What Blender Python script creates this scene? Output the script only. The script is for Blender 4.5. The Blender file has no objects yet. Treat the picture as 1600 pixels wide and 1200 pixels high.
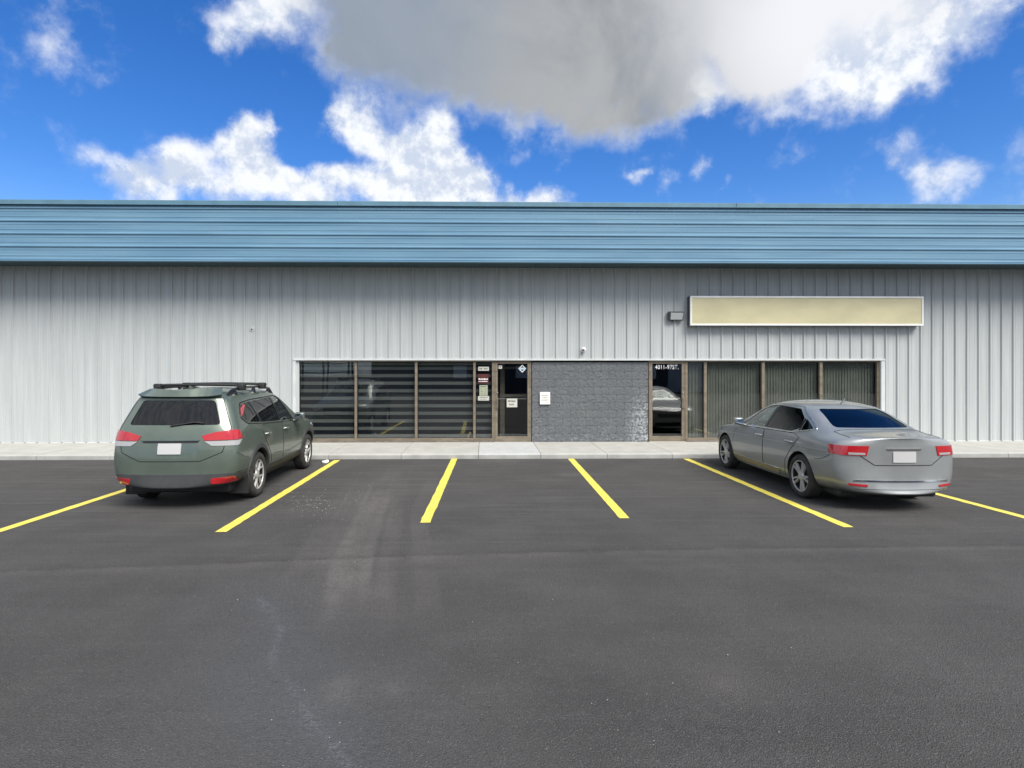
import bpy, bmesh, math, random
import numpy as np
from mathutils import Vector, Matrix, noise
from mathutils.bvhtree import BVHTree

random.seed(7)
R = math.radians
C = bpy.context.scene.collection
scene = bpy.context.scene

# ------------------------------------------------------------------ camera
F, CX, CY, CAM_H, YAW = 900.0, 773.0, 582.0, 1.95, R(1.0)
cam_d = bpy.data.cameras.new('camera')
cam = bpy.data.objects.new('camera', cam_d); C.objects.link(cam)
cam.location = (0, 0, CAM_H); cam.rotation_euler = (R(90), 0, -YAW)
cam_d.sensor_width = 36; cam_d.lens = F / 1600 * 36
cam_d.shift_x = (800 - CX) / 1600; cam_d.shift_y = (CY - 600) / 1600
cam_d.clip_end = 2000; cam_d.clip_start = .05
scene.camera = cam
scene.view_settings.view_transform = 'Standard'
scene.view_settings.look = 'None'
scene.view_settings.gamma = 1
scene.view_settings.use_curve_mapping = False
scene.view_settings.exposure = 0.45

SUN = Vector((.36, -.56, .78)).normalized()
SUN_EL = math.asin(SUN.z); SUN_ROT = math.atan2(SUN.x, SUN.y)
SKY_STRENGTH = 0.10

def ray(u, v):
    dx, dz = (u - CX) / F, (CY - v) / F
    c, s = math.cos(YAW), math.sin(YAW)
    return Vector((dx * c + s, c - dx * s, dz))
def at(u, v, Y):                 # point on a plane y = Y
    d = ray(u, v); t = Y / d.y
    return Vector((d.x * t, Y, CAM_H + d.z * t))
def ground(u, v, z=0.0):
    d = ray(u, v); t = (z - CAM_H) / d.z
    return Vector((d.x * t, d.y * t, z))

# ------------------------------------------------------------------ node helper
class NT:
    def __init__(s, tree): s.t = tree; s.n = tree.nodes; s.l = tree.links
    def put(s, sock, v):
        if v is None: return
        if hasattr(v, 'is_linked') or isinstance(v, bpy.types.NodeSocket): s.l.new(v, sock)
        else:
            if hasattr(sock, 'default_value'):
                try: sock.default_value = v
                except Exception:
                    sock.default_value = (v[0], v[1], v[2], 1) if hasattr(v, '__len__') else (v, v, v)
    def math(s, op, a, b=None, c=None, clamp=False):
        n = s.n.new('ShaderNodeMath'); n.operation = op; n.use_clamp = clamp
        for i, v in enumerate((a, b, c)): s.put(n.inputs[i], v)
        return n.outputs[0]
    def vec(s, op, a, b=None, scale=None):
        n = s.n.new('ShaderNodeVectorMath'); n.operation = op
        s.put(n.inputs[0], a)
        if b is not None: s.put(n.inputs[1], b)
        if scale is not None: s.put(n.inputs['Scale'], scale)
        return n.outputs['Value'] if op in ('DISTANCE', 'DOT_PRODUCT', 'LENGTH') else n.outputs['Vector']
    def noise(s, v=None, scale=5, detail=2, rough=.5, dist=0, color=False):
        n = s.n.new('ShaderNodeTexNoise')
        if v is not None: s.l.new(v, n.inputs['Vector'])
        n.inputs['Scale'].default_value = scale; n.inputs['Detail'].default_value = detail
        n.inputs['Roughness'].default_value = rough; n.inputs['Distortion'].default_value = dist
        return n.outputs['Color' if color else 'Fac']
    def voro(s, v=None, scale=5, feature='F1', out='Distance'):
        n = s.n.new('ShaderNodeTexVoronoi'); n.feature = feature
        if v is not None: s.l.new(v, n.inputs['Vector'])
        n.inputs['Scale'].default_value = scale
        return n.outputs[out]
    def rng(s, v, a, b, c=0., d=1., smooth=True):
        n = s.n.new('ShaderNodeMapRange'); n.interpolation_type = 'SMOOTHSTEP' if smooth else 'LINEAR'
        n.clamp = True
        for i, x in enumerate((v, a, b, c, d)): s.put(n.inputs[i], x)
        return n.outputs[0]
    def mix(s, f, a, b, blend='MIX'):
        n = s.n.new('ShaderNodeMix'); n.data_type = 'RGBA'; n.blend_type = blend
        s.put(n.inputs[0], f); s.put(n.inputs[6], a); s.put(n.inputs[7], b)
        return n.outputs[2]
    def mapping(s, v, scale=(1, 1, 1), loc=(0, 0, 0), rot=(0, 0, 0)):
        n = s.n.new('ShaderNodeMapping'); s.l.new(v, n.inputs[0])
        n.inputs['Scale'].default_value = scale; n.inputs['Location'].default_value = loc
        n.inputs['Rotation'].default_value = rot
        return n.outputs[0]
    def pos(s): return s.n.new('ShaderNodeNewGeometry').outputs['Position']
    def objc(s): return s.n.new('ShaderNodeTexCoord').outputs['Object']
    def rnd(s): return s.n.new('ShaderNodeObjectInfo').outputs['Random']
    def attr(s, name):
        n = s.n.new('ShaderNodeAttribute'); n.attribute_name = name; return n.outputs['Fac']
    def bump(s, h, strength=.3, dist=.01):
        n = s.n.new('ShaderNodeBump'); s.l.new(h, n.inputs['Height'])
        n.inputs['Strength'].default_value = strength; n.inputs['Distance'].default_value = dist
        return n.outputs[0]

def c4(c): return (c[0], c[1], c[2], 1)

# ------------------------------------------------------------------ world: clear blue sky with cumulus
world = bpy.data.worlds.new('World'); scene.world = world; world.use_nodes = True
w = NT(world.node_tree); w.n.clear()
wo = w.n.new('ShaderNodeOutputWorld'); bg = w.n.new('ShaderNodeBackground')
bg.inputs['Strength'].default_value = SKY_STRENGTH
w.l.new(bg.outputs[0], wo.inputs[0])
sky = w.n.new('ShaderNodeTexSky'); sky.sky_type = 'NISHITA'; sky.sun_disc = False
sky.sun_elevation = SUN_EL; sky.sun_rotation = SUN_ROT
sky.altitude = 600; sky.air_density = 1.0; sky.dust_density = 0.3; sky.ozone_density = 3.0
hs = w.n.new('ShaderNodeHueSaturation'); w.l.new(sky.outputs[0], hs.inputs['Color'])
hs.inputs['Hue'].default_value = .512; hs.inputs['Saturation'].default_value = 1.34; hs.inputs['Value'].default_value = 1.32
tc = w.n.new('ShaderNodeTexCoord'); D0 = w.vec('NORMALIZE', tc.outputs['Generated'])
n1 = w.vec('SCALE', w.vec('SUBTRACT', w.noise(D0, 7, 3, .55, color=True), (.5, .5, .5)), scale=.13)
n2 = w.vec('SCALE', w.vec('SUBTRACT', w.noise(D0, 26, 4, .6, color=True), (.5, .5, .5)), scale=.045)
DW = w.vec('ADD', w.vec('ADD', D0, n1), n2)
def blobs(lst, base=None):
    acc = base
    for (u, v, r, k) in lst:
        c = ray(u, v).normalized()
        ra = r / F * c.y ** 1.4
        d = w.vec('DISTANCE', DW, tuple(c))
        m = w.rng(d, ra, 0.0, 0.0, k)
        acc = m if acc is None else w.math('ADD', acc, m)
    return acc
WHITE = [(540, 165, 55, .8), (575, 205, 75, 1), (640, 225, 80, 1), (695, 272, 85, 1.1), (650, 305, 95, 1.1), (720, 300, 55, .8), (600, 300, 70, .8), (530, 190, 50, .5), (690, 200, 55, .6),
         (560, 300, 60, .8), (500, 300, 60, .9), (450, 295, 60, .9), (410, 270, 60, .9), (380, 225, 65, 1), (400, 195, 45, .8), (360, 290, 45, .8),
         (855, 312, 60, .9), (800, 312, 45, .7), (900, 318, 40, .5), (770, 300, 35, .5), (1000, 275, 22, .42), (1095, 265, 32, .34), (1110, 243, 22, .30),
         (1150, 275, 25, .36), (1190, 276, 28, .34), (1215, 240, 30, .30), (1045, 285, 30, .3),
         (390, 20, 90, .55), (440, 0, 80, .55), (360, 55, 60, .45), (1210, 170, 45, .35), (1085, 165, 60, .5),
         (300, 250, 80, .9), (230, 285, 90, .9), (150, 240, 70, .6), (1400, 260, 70, .55), (1480, 285, 80, .7), (1330, 120, 120, .8), (1420, 60, 150, .9), (90, 60, 90, .5)]
GREY = ([(u, -70, 210, .6) for u in range(500, 1500, 150)] + [(u, 35, 150, .6) for u in range(570, 1400, 115)] +
        [(u, 105, 105, .6) for u in range(610, 1250, 90)] + [(u, 155, 85, .55) for u in range(740, 1080, 75)] + [(u, 190, 72, .55) for u in range(800, 1010, 68)] +
        [(545, 55, 75, .5), (540, 110, 50, .35), (1180, 95, 90, .5), (1055, 165, 60, .4), (1240, 95, 80, .5)])
nf = w.noise(D0, 15, 8, .62)
nfo = w.noise(w.vec('ADD', D0, (.010, -.006, .016)), 15, 8, .62)
ncl = w.noise(D0, 2.6, 5, .6)
side = w.rng(w.vec('DISTANCE', D0, tuple(ray(790, 150).normalized())), .62, .9, 0, 1)
everywhere = w.math('MULTIPLY', side, w.rng(ncl, .36, .62, 0, 1.6))

fg = blobs(GREY); fw_ = blobs(WHITE)
dens = w.math('ADD', w.math('ADD', fg, fw_), everywhere)
dens2 = w.math('ADD', dens, w.math('MULTIPLY', w.math('SUBTRACT', nf, .5), w.rng(fg, .1, 1.0, 1.2, .8)))
alpha = w.rng(dens2, .06, w.rng(fg, .05, .5, .92, 1.25))
thick = w.rng(w.math('ADD', w.math('MULTIPLY', fg, .85), w.math('MULTIPLY', w.math('SUBTRACT', nf, .5), .55)), .12, 1.0)
shade = w.rng(w.math('SUBTRACT', nf, nfo), -.10, .10, 0, 1)
soft = w.noise(D0, 3.6, 6, .58, dist=1.0)
wcol = w.mix(shade, (4.6, 5.2, 6.3, 1), (7.2, 7.4, 7.7, 1))
gcol = w.mix(w.rng(soft, .3, .7), (2.0, 2.25, 2.55, 1), (3.3, 3.4, 3.5, 1))
leftb = w.rng(w.vec('DISTANCE', D0, tuple(ray(560, 60).normalized())), .32, .05, 0, .75)
gcol = w.mix(leftb, gcol, (2.15, 2.6, 3.3, 1))
bright = w.rng(w.vec('DISTANCE', D0, tuple(ray(1300, 20)  .normalized())), .30, .04, 0, 1)
gcol = w.mix(bright, gcol, (6.6, 6.7, 7.0, 1))
ccol = w.mix(thick, wcol, gcol)
sepd = w.n.new('ShaderNodeSeparateXYZ'); w.l.new(D0, sepd.inputs[0])
hz = w.rng(sepd.outputs[2], .30, .0)
blue = w.mix(w.math('MULTIPLY', hz, .75), hs.outputs[0], (2.6, 4.1, 6.0, 1))
full = w.mix(alpha, blue, ccol)
w.l.new(full, bg.inputs['Color'])

sd = bpy.data.lights.new('sun', 'SUN'); sd.energy = 4.0; sd.angle = R(36); sd.color = (1, .945, .86)
so = bpy.data.objects.new('sun', sd); C.objects.link(so)
so.rotation_euler = SUN.to_track_quat('Z', 'Y').to_euler(); so.location = (20, -30, 40)

# ------------------------------------------------------------------ object helpers
OFF = {}
def thing(name, label, cat, loc=(0, 0, 0), rotz=0, group=None):
    o = bpy.data.objects.new(name, None); C.objects.link(o)
    o.empty_display_size = .2
    o.location = loc; o.rotation_euler = (0, 0, rotz)
    o['label'] = label; o['category'] = cat
    if group: o['group'] = group
    OFF[o.name] = Vector(loc)
    return o
def tag(o, label=None, cat=None, group=None, kind=None):
    if label: o['label'] = label
    if cat: o['category'] = cat
    if group: o['group'] = group
    if kind: o['kind'] = kind
    return o
def link(name, me, parent=None, loc=None):
    o = bpy.data.objects.new(name, me); C.objects.link(o)
    if parent is not None: o.parent = parent; OFF[o.name] = OFF.get(parent.name, Vector())
    else: OFF[o.name] = Vector()
    if loc is not None: o.location = loc
    return o
def build(name, bm, mat, parent=None, world=True, smooth=None):
    """one mesh object; coordinates are world unless world=False (then they are local to the thing)"""
    if world and parent is not None:
        bmesh.ops.translate(bm, vec=-OFF[parent.name], verts=bm.verts)
    bmesh.ops.recalc_face_normals(bm, faces=bm.faces)
    me = bpy.data.meshes.new(name); bm.to_mesh(me); bm.free()
    for m in (mat if isinstance(mat, (list, tuple)) else [mat]): me.materials.append(m)
    if smooth is not None:
        me.shade_smooth(); me.set_sharp_from_angle(angle=R(smooth))
    return link(name, me, parent)
def box(bm, x0, x1, y0, y1, z0, z1, bev=0, seg=1):
    vs = [bm.verts.new((x, y, z)) for x in (x0, x1) for y in (y0, y1) for z in (z0, z1)]
    fs = []
    for q in ((0, 1, 3, 2), (4, 6, 7, 5), (0, 4, 5, 1), (2, 3, 7, 6), (0, 2, 6, 4), (1, 5, 7, 3)):
        fs.append(bm.faces.new([vs[i] for i in q]))
    if bev:
        es = {e for f in fs for e in f.edges}
        bmesh.ops.bevel(bm, geom=list(es), offset=bev, segments=seg, affect='EDGES', profile=.5)
    return bm
def B(): return bmesh.new()
def tube(bm, pts, r, n=8, cap=True):
    pts = [Vector(p) for p in pts]; rings = []
    up0 = None
    for i, p in enumerate(pts):
        t = (pts[min(i + 1, len(pts) - 1)] - pts[max(i - 1, 0)]).normalized()
        a = Vector((0, 0, 1)) if abs(t.z) < .9 else Vector((1, 0, 0))
        if up0 is not None: a = up0
        s = t.cross(a).normalized(); up = s.cross(t).normalized(); up0 = up
        rr = r[i] if isinstance(r, (list, tuple)) else r
        rings.append([bm.verts.new(p + (s * math.cos(k * 2 * math.pi / n) + up * math.sin(k * 2 * math.pi / n)) * rr) for k in range(n)])
    for a, b in zip(rings, rings[1:]):
        for k in range(n): bm.faces.new((a[k], a[(k + 1) % n], b[(k + 1) % n], b[k]))
    if cap: bm.faces.new(rings[0][::-1]); bm.faces.new(rings[-1])
    return bm
def lathe(bm, prof, n=32, axis='x', center=(0, 0, 0), close=False):
    """prof: list of (a, r): a along axis"""
    rings = []
    c = Vector(center)
    for a, r in prof:
        ring = []
        for k in range(n):
            t = 2 * math.pi * k / n
            if axis == 'x': p = (a, r * math.cos(t), r * math.sin(t))
            elif axis == 'y': p = (r * math.cos(t), a, r * math.sin(t))
            else: p = (r * math.cos(t), r * math.sin(t), a)
            ring.append(bm.verts.new(c + Vector(p)))
        rings.append(ring)
    for a, b in zip(rings, rings[1:]):
        for k in range(n): bm.faces.new((a[k], a[(k + 1) % n], b[(k + 1) % n], b[k]))
    if close:
        bm.faces.new(rings[0][::-1]); bm.faces.new(rings[-1])
    return bm

# ------------------------------------------------------------------ materials
def mat(name, col, rough=.5, metal=0., coat=0., spec=.5):
    m = bpy.data.materials.new(name); m.use_nodes = True
    b = m.node_tree.nodes['Principled BSDF']
    b.inputs['Base Color'].default_value = c4(col); b.inputs['Roughness'].default_value = rough
    b.inputs['Metallic'].default_value = metal; b.inputs['Coat Weight'].default_value = coat
    b.inputs['Coat Roughness'].default_value = .04
    b.inputs['Specular IOR Level'].default_value = spec
    return m
def nodes(m): return NT(m.node_tree), m.node_tree.nodes['Principled BSDF']
def vary(m, col, amp=.12, scale=3, detail=5, stretch=(1, 1, 1), bump=0, bscale=60, rough=None, ramp=None):
    t, b = nodes(m)
    p = t.mapping(t.pos(), stretch)
    n = t.noise(p, scale, detail, .6)
    a = tuple(max(0, x * (1 - amp)) for x in col); c = tuple(x * (1 + amp) for x in col)
    t.l.new(t.mix(t.rng(n, .3, .7), c4(a), c4(c)), b.inputs['Base Color'])
    if rough: t.l.new(t.rng(n, .3, .7, rough[0], rough[1]), b.inputs['Roughness'])
    if bump: t.l.new(t.bump(t.noise(t.pos(), bscale, 3, .6), bump, .01), b.inputs['Normal'])
    return m

M = {}
# siding: pale grey painted steel, faint streaks and dust
m = M['siding'] = mat('painted_siding', (.50, .525, .525), .45)
t, b = nodes(m); P = t.pos()
st = t.noise(t.mapping(P, (9, 9, .35)), 1.0, 5, .65)
lg = t.noise(P, .7, 3, .5)
col = t.mix(t.rng(st, .35, .7), (.42, .447, .447, 1), (.495, .52, .517, 1))
col = t.mix(t.math('MULTIPLY', t.rng(lg, .4, .75), .3), col, (.46, .485, .50, 1))
sp = t.rng(t.noise(P, 130, 2, .5), .70, .78)
col = t.mix(t.math('MULTIPLY', sp, .25), col, (.33, .33, .32, 1))
t.l.new(col, b.inputs['Base Color'])
t.l.new(t.bump(t.noise(t.mapping(P, (2.2, 2.2, .8)), 1.2, 2, .5), .04, .02), b.inputs['Normal'])
# fascia: blue painted steel
m = M['fascia'] = mat('blue_painted_metal', (.135, .27, .40), .5, spec=.35)
t, b = nodes(m); P = t.pos()
st = t.noise(t.mapping(P, (.35, 1, 7)), 1.0, 5, .6)
ch = t.noise(t.mapping(P, (.6, 1, 1.5)), 1.4, 4, .6)
col = t.mix(t.rng(st, .3, .7), (.112, .228, .335, 1), (.150, .282, .395, 1))
col = t.mix(t.math('MULTIPLY', t.rng(ch, .45, .75), .35), col, (.165, .285, .38, 1))
t.l.new(col, b.inputs['Base Color'])
t.l.new(t.bump(t.noise(t.mapping(P, (.8, 1, 3)), 1.5, 2, .5), .05, .02), b.inputs['Normal'])
M['cap'] = vary(mat('blue_cap_flashing', (.10, .20, .27), .45), (.10, .205, .275), .1, 2)
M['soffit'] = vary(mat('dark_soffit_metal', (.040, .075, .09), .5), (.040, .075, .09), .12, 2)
M['trim'] = vary(mat('pale_trim', (.55, .58, .57), .45), (.55, .58, .57), .08, 3)
M['bronze'] = vary(mat('bronze_aluminium', (.215, .18, .135), .42, .25), (.215, .18, .135), .16, 4, 4, (1, 1, 3), rough=(.36, .55))
M['bronze_dark'] = vary(mat('dark_bronze_sill', (.15, .135, .115), .6), (.15, .135, .115), .3, 9)
M['steel'] = mat('brushed_metal', (.55, .53, .48), .35, .9)
M['black'] = mat('black_rubber', (.018, .018, .019), .6)
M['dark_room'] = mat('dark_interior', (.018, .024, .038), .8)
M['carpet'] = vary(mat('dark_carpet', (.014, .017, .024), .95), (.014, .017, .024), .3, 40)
M['roof'] = mat('roof_membrane', (.2, .2, .2), .8)
# blocks
m = M['block'] = mat('grey_split_face_block', (.13, .14, .155), .95, spec=.15)
t, b = nodes(m); P = t.pos()
g = t.noise(P, 38, 6, .7); g2 = t.noise(P, 3.2, 4, .6)
col = t.mix(t.rng(g, .3, .72), (.088, .096, .104, 1), (.160, .168, .176, 1))
col = t.mix(t.math('MULTIPLY', t.rng(g2, .4, .7), .45), col, (.165, .175, .175, 1))
r_ = t.n.new('ShaderNodeMapRange'); 
col = t.mix(t.math('MULTIPLY', t.rnd(), .25), col, (.145, .15, .165, 1))
eff_c = at(1008, 672, 15.1)
ed = t.vec('DISTANCE', t.vec('MULTIPLY', P, (1.25, 0, .62)), (eff_c.x * 1.25, 0, eff_c.z * .62))
eff = t.rng(ed, .85, .05)
eff = t.math('MULTIPLY', eff, t.rng(t.noise(P, 17, 7, .75), .42, .62))
bz = t.n.new('ShaderNodeSeparateXYZ'); t.l.new(P, bz.inputs[0])
low = t.math('MULTIPLY', t.rng(bz.outputs[2], .75, .12), t.rng(t.noise(P, 12, 7, .75), .5, .72))
eff = t.math('MAXIMUM', eff, t.math('MULTIPLY', low, .45))
col = t.mix(t.math('MULTIPLY', eff, .75), col, (.52, .56, .58, 1))
t.l.new(col, b.inputs['Base Color'])
t.l.new(t.bump(t.noise(P, 70, 4, .7), .35, .010), b.inputs['Normal'])
M['mortar'] = vary(mat('painted_mortar', (.11, .12, .13), .9), (.11, .12, .13), .15, 20, bump=.3, bscale=120)
# concrete
def concrete(name, a, c):
    m = mat(name, a, .8); t, b = nodes(m); P = t.pos()
    n_ = t.noise(P, 2.6, 7, .65); f = t.noise(P, 160, 3, .6)
    st = t.noise(t.mapping(P, (22, 1.2, 1)), 1, 4, .6)
    col = t.mix(t.rng(n_, .3, .7), c4(a), c4(c))
    col = t.mix(t.math('MULTIPLY', t.rng(st, .5, .75), .22), col, tuple(x * .72 for x in c) + (1,))
    col = t.mix(t.math('MULTIPLY', t.rng(f, .58, .72), .25), col, (.25, .24, .22, 1))
    col = t.mix(t.math('MULTIPLY', t.rnd(), .16), col, (.36, .36, .35, 1))
    stn = t.rng(t.noise(P, 5.5, 6, .7), .60, .74)
    col = t.mix(t.math('MULTIPLY', stn, .3), col, (.28, .26, .22, 1))
    t.l.new(col, b.inputs['Base Color'])
    t.l.new(t.bump(t.math('ADD', f, t.math('MULTIPLY', st, .6)), .25, .006), b.inputs['Normal'])
    return m
M['concrete'] = concrete('sidewalk_concrete', (.375, .375, .345), (.455, .45, .415))
M['concrete_new'] = concrete('paler_concrete', (.42, .435, .43), (.485, .495, .485))
# kerb face uses the same mix in a darker grey
M['kerb'] = concrete('kerb_concrete', (.27, .275, .265), (.36, .365, .35))
# asphalt
m = M['asphalt'] = mat('fresh_asphalt', (.07, .07, .07), .82)
t, b = nodes(m); P = t.pos()
n1_ = t.noise(P, 1.1, 6, .62); f1 = t.noise(P, 95, 4, .7); f2 = t.voro(P, 130)
streak = t.noise(t.mapping(P, (.32, 7.5, 1)), 1.0, 7, .68)
streak2 = t.noise(t.mapping(P, (1.2, 30, 1)), 1.0, 3, .6)
col = t.mix(t.rng(n1_, .32, .7), (.062, .060, .058, 1), (.082, .079, .076, 1))
sy = t.n.new('ShaderNodeSeparateXYZ'); t.l.new(P, sy.inputs[0])
sk = t.rng(sy.outputs[1], 4.5, 9.5, .22, 1.0)
col = t.mix(t.math('MULTIPLY', t.math('MULTIPLY', t.rng(streak, .46, .72), .55), sk), col, (.125, .121, .116, 1))
col = t.mix(t.math('MULTIPLY', t.math('MULTIPLY', t.rng(streak, .46, .28), .6), sk), col, (.056, .054, .053, 1))
col = t.mix(t.math('MULTIPLY', t.math('MULTIPLY', t.rng(streak2, .52, .72), sk), .35), col, (.13, .126, .121, 1))
dust = t.math('MULTIPLY', t.attr('dust'), t.math('MULTIPLY', t.rng(t.noise(P, 3.2, 5, .65), .3, .6, .45, 1), t.rng(t.noise(P, 34, 5, .75), .35, .6, .45, 1)))
col = t.mix(t.math('MULTIPLY', dust, .90), col, (.165, .152, .142, 1))
drk = t.math('MULTIPLY', t.attr('dark'), t.rng(t.noise(P, 10, 6, .7), .3, .6, .25, 1))
col = t.mix(t.math('MULTIPLY', drk, .8), col, (.036, .036, .037, 1))
crk = t.math('MULTIPLY', t.attr('crack'), t.math('MULTIPLY', t.rng(t.noise(P, 42, 8, .8), .46, .58), t.rng(t.noise(P, 3.5, 3, .6), .34, .60, .4, 1)))
col = t.mix(t.math('MULTIPLY', crk, .9), col, (.21, .22, .25, 1))
blu = t.math('MULTIPLY', t.attr('bluish'), .5)
col = t.mix(blu, col, (.090, .094, .104, 1))
# aggregate: dark pits and pale chips
pit = t.rng(t.noise(t.mapping(P, (1, 1, 1), (3, 1, 0)), 48, 6, .8), .55, .66)
pcl = t.rng(t.noise(P, 1.6, 5, .65), .40, .62, .30, 1)
col = t.mix(t.math('MULTIPLY', t.math('MULTIPLY', pit, pcl), .9), col, (.018, .018, .019, 1))
chipv = t.voro(P, 62, out='Color'); chipd = t.voro(P, 62)
sepc = t.n.new('ShaderNodeSeparateColor'); t.l.new(chipv, sepc.inputs[0])
chip = t.math('MULTIPLY', t.math('GREATER_THAN', sepc.outputs[0], .80), t.rng(chipd, .5, .1))
col = t.mix(t.math('MULTIPLY', chip, .42), col, (.20, .19, .18, 1))
grain = t.noise(P, 24, 8, .82)
col = t.mix(t.math('MULTIPLY', t.rng(grain, .48, .36), .5), col, (.034, .033, .033, 1))
col = t.mix(t.math('MULTIPLY', t.rng(grain, .55, .68), .25), col, (.13, .126, .121, 1))
col = t.mix(t.math('MULTIPLY', t.rng(f1, .48, .72), .6), col, (.18, .174, .167, 1))
t.l.new(col, b.inputs['Base Color'])
hh = t.math('ADD', t.math('MULTIPLY', f1, .8), t.math('MULTIPLY', f2, .7))
t.l.new(t.bump(hh, .9, .014), b.inputs['Normal']); b.inputs['Specular IOR Level'].default_value = .25
# road paint
m = M['yellow'] = mat('yellow_line_paint', (.80, .62, .06), .6)
t, b = nodes(m); P = t.pos()
col = t.mix(t.rng(t.noise(P, 5, 5, .65), .3, .7), (.78, .64, .085, 1), (.84, .71, .13, 1))
wr = t.math('MULTIPLY', t.rng(t.noise(P, 75, 6, .8), .53, .62), t.rng(t.noise(P, 2.6, 5, .7), .40, .66, .12, 1))
col = t.mix(t.math('MULTIPLY', wr, .8), col, (.12, .11, .075, 1))
col = t.mix(t.math('MULTIPLY', t.rng(t.noise(P, 6, 5, .65), .5, .72), .35), col, (.52, .42, .10, 1))
t.l.new(col, b.inputs['Base Color']); t.l.new(t.bump(t.noise(P, 95, 4, .7), .5, .01), b.inputs['Normal'])
# glass
def glass(name, tint, refl=1.0, rough=0.0, ior=1.5, bumpy=0.0):
    m = bpy.data.materials.new(name); m.use_nodes = True
    t = NT(m.node_tree); t.n.clear()
    out = t.n.new('ShaderNodeOutputMaterial'); mx = t.n.new('ShaderNodeMixShader')
    tr = t.n.new('ShaderNodeBsdfTransparent'); gl = t.n.new('ShaderNodeBsdfGlossy'); fr = t.n.new('ShaderNodeFresnel')
    tr.inputs[0].default_value = c4(tint); gl.inputs['Roughness'].default_value = rough
    gl.inputs[0].default_value = (refl, refl, refl, 1)
    fr.inputs['IOR'].default_value = ior
    if bumpy:
        nb = t.bump(t.noise(t.pos(), 1.3, 1, .5), bumpy, .05)
        t.l.new(nb, gl.inputs['Normal'])
    # thin sheet: same Fresnel from both sides
    geo = t.n.new('ShaderNodeNewGeometry'); lw = t.n.new('ShaderNodeLayerWeight')
    f0 = ((ior - 1) / (ior + 1)) ** 2
    dot = t.math('ABSOLUTE', t.vec('DOT_PRODUCT', geo.outputs['Incoming'], geo.outputs['Normal']))
    p5 = t.math('POWER', t.math('SUBTRACT', 1.0, dot, clamp=True), 5.0)
    fac = t.math('ADD', f0, t.math('MULTIPLY', p5, 1 - f0), clamp=True)
    t.l.new(fac, mx.inputs[0]); t.l.new(tr.outputs[0], mx.inputs[1]); t.l.new(gl.outputs[0], mx.inputs[2])
    t.l.new(mx.outputs[0], out.inputs[0])
    return m
M['pane'] = glass('tinted_window_glass', (.80, .825, .83), ior=1.66, bumpy=.015)
M['car_glass'] = glass('car_side_glass', (.84, .92, .89), ior=1.65)
M['car_tint'] = glass('dark_privacy_glass', (.16, .17, .18), ior=1.6)
M['lens_clear'] = glass('clear_lens', (.8, .8, .8), ior=1.5)
# misc
M['blind_band'] = vary(mat('grey_green_blind_fabric', (.155, .16, .148), .9), (.155, .16, .148), .12, 2, stretch=(.5, 1, 8))
M['blind_sheer'] = mat('sheer_dark_fabric', (.006, .008, .014), .9)
M['slat'] = vary(mat('grey_green_blind_slat', (.215, .215, .175), .9), (.215, .215, .175), .12, 3)
M['white'] = vary(mat('white_paint', (.78, .79, .78), .45), (.78, .79, .78), .05, 4)
M['paper'] = vary(mat('printed_paper', (.50, .50, .45), .7), (.50, .50, .45), .06, 12)
M['paper_green'] = vary(mat('greenish_paper', (.31, .34, .25), .7), (.31, .34, .25), .08, 20)
M['ink'] = mat('dark_print', (.05, .055, .05), .7)
M['ink_tan'] = mat('tan_print', (.34, .26, .14), .7)
M['ink_olive'] = mat('olive_print', (.24, .27, .12), .7)
M['cream'] = vary(mat('aged_cream_acrylic', (.58, .53, .33), .3), (.575, .53, .335), .07, .9, 3, (1, 1, 2), rough=(.28, .4))
M['darkgrey'] = vary(mat('dark_grey_housing', (.06, .07, .075), .5), (.06, .07, .075), .15, 10)
M['lamp_lens'] = vary(mat('frosted_lens', (.42, .45, .46), .25), (.42, .45, .46), .06, 8, stretch=(1, 1, 6))
M['red_sign'] = vary(mat('dull_red_sign', (.085, .018, .016), .5), (.085, .018, .016), .2, 10)
M['red_dark'] = mat('deep_maroon', (.05, .012, .012), .5)
M['tan'] = vary(mat('tan_cardboard', (.30, .22, .13), .8), (.30, .22, .13), .15, 10)
M['white_vinyl'] = mat('white_vinyl', (.82, .83, .84), .45)
M['vinyl_blue'] = mat('pale_blue_vinyl', (.42, .55, .64), .4)

# ================================================================== SETTING
KERB_Y, W, KERB_Z, BACK_Z = 13.0, 15.10, .105, .125
# --- asphalt with wear attributes
def polydist(X, Y, pts):
    d = np.full(X.shape, 1e9); s = np.zeros(X.shape)
    for (ax, ay), (bx, by) in zip(pts, pts[1:]):
        vx, vy = bx - ax, by - ay; L = vx * vx + vy * vy
        tt = np.clip(((X - ax) * vx + (Y - ay) * vy) / L, 0, 1)
        dd = np.hypot(X - ax - tt * vx, Y - ay - tt * vy)
        d = np.minimum(d, dd)
    return d
def gp(lst): return [tuple(ground(u, v)[:2]) for u, v in lst]
def spaced(a, b, step): return list(np.arange(a, b + 1e-6, step))
xs = [-400, -200, -100, -50, -30, -20, -14] + spaced(-11, -3.05, .05) + spaced(-3.0, -.25, .022) + spaced(-.20, 11, .05) + [14, 20, 30, 50, 100, 200, 400]
ys = [-400, -200, -100, -60, -40, -20, -10, -4, 0] + spaced(1.6, 2.7, .05) + spaced(2.72, 5.2, .028) + spaced(5.24, 13.3, .045) + [16, 20, 30, 60, 120, 250, 400]
XX, YY = np.meshgrid(np.array(xs), np.array(ys))
nx, ny = len(xs), len(ys)
co = np.zeros((ny, nx, 3)); co[..., 0] = XX; co[..., 1] = YY
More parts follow.
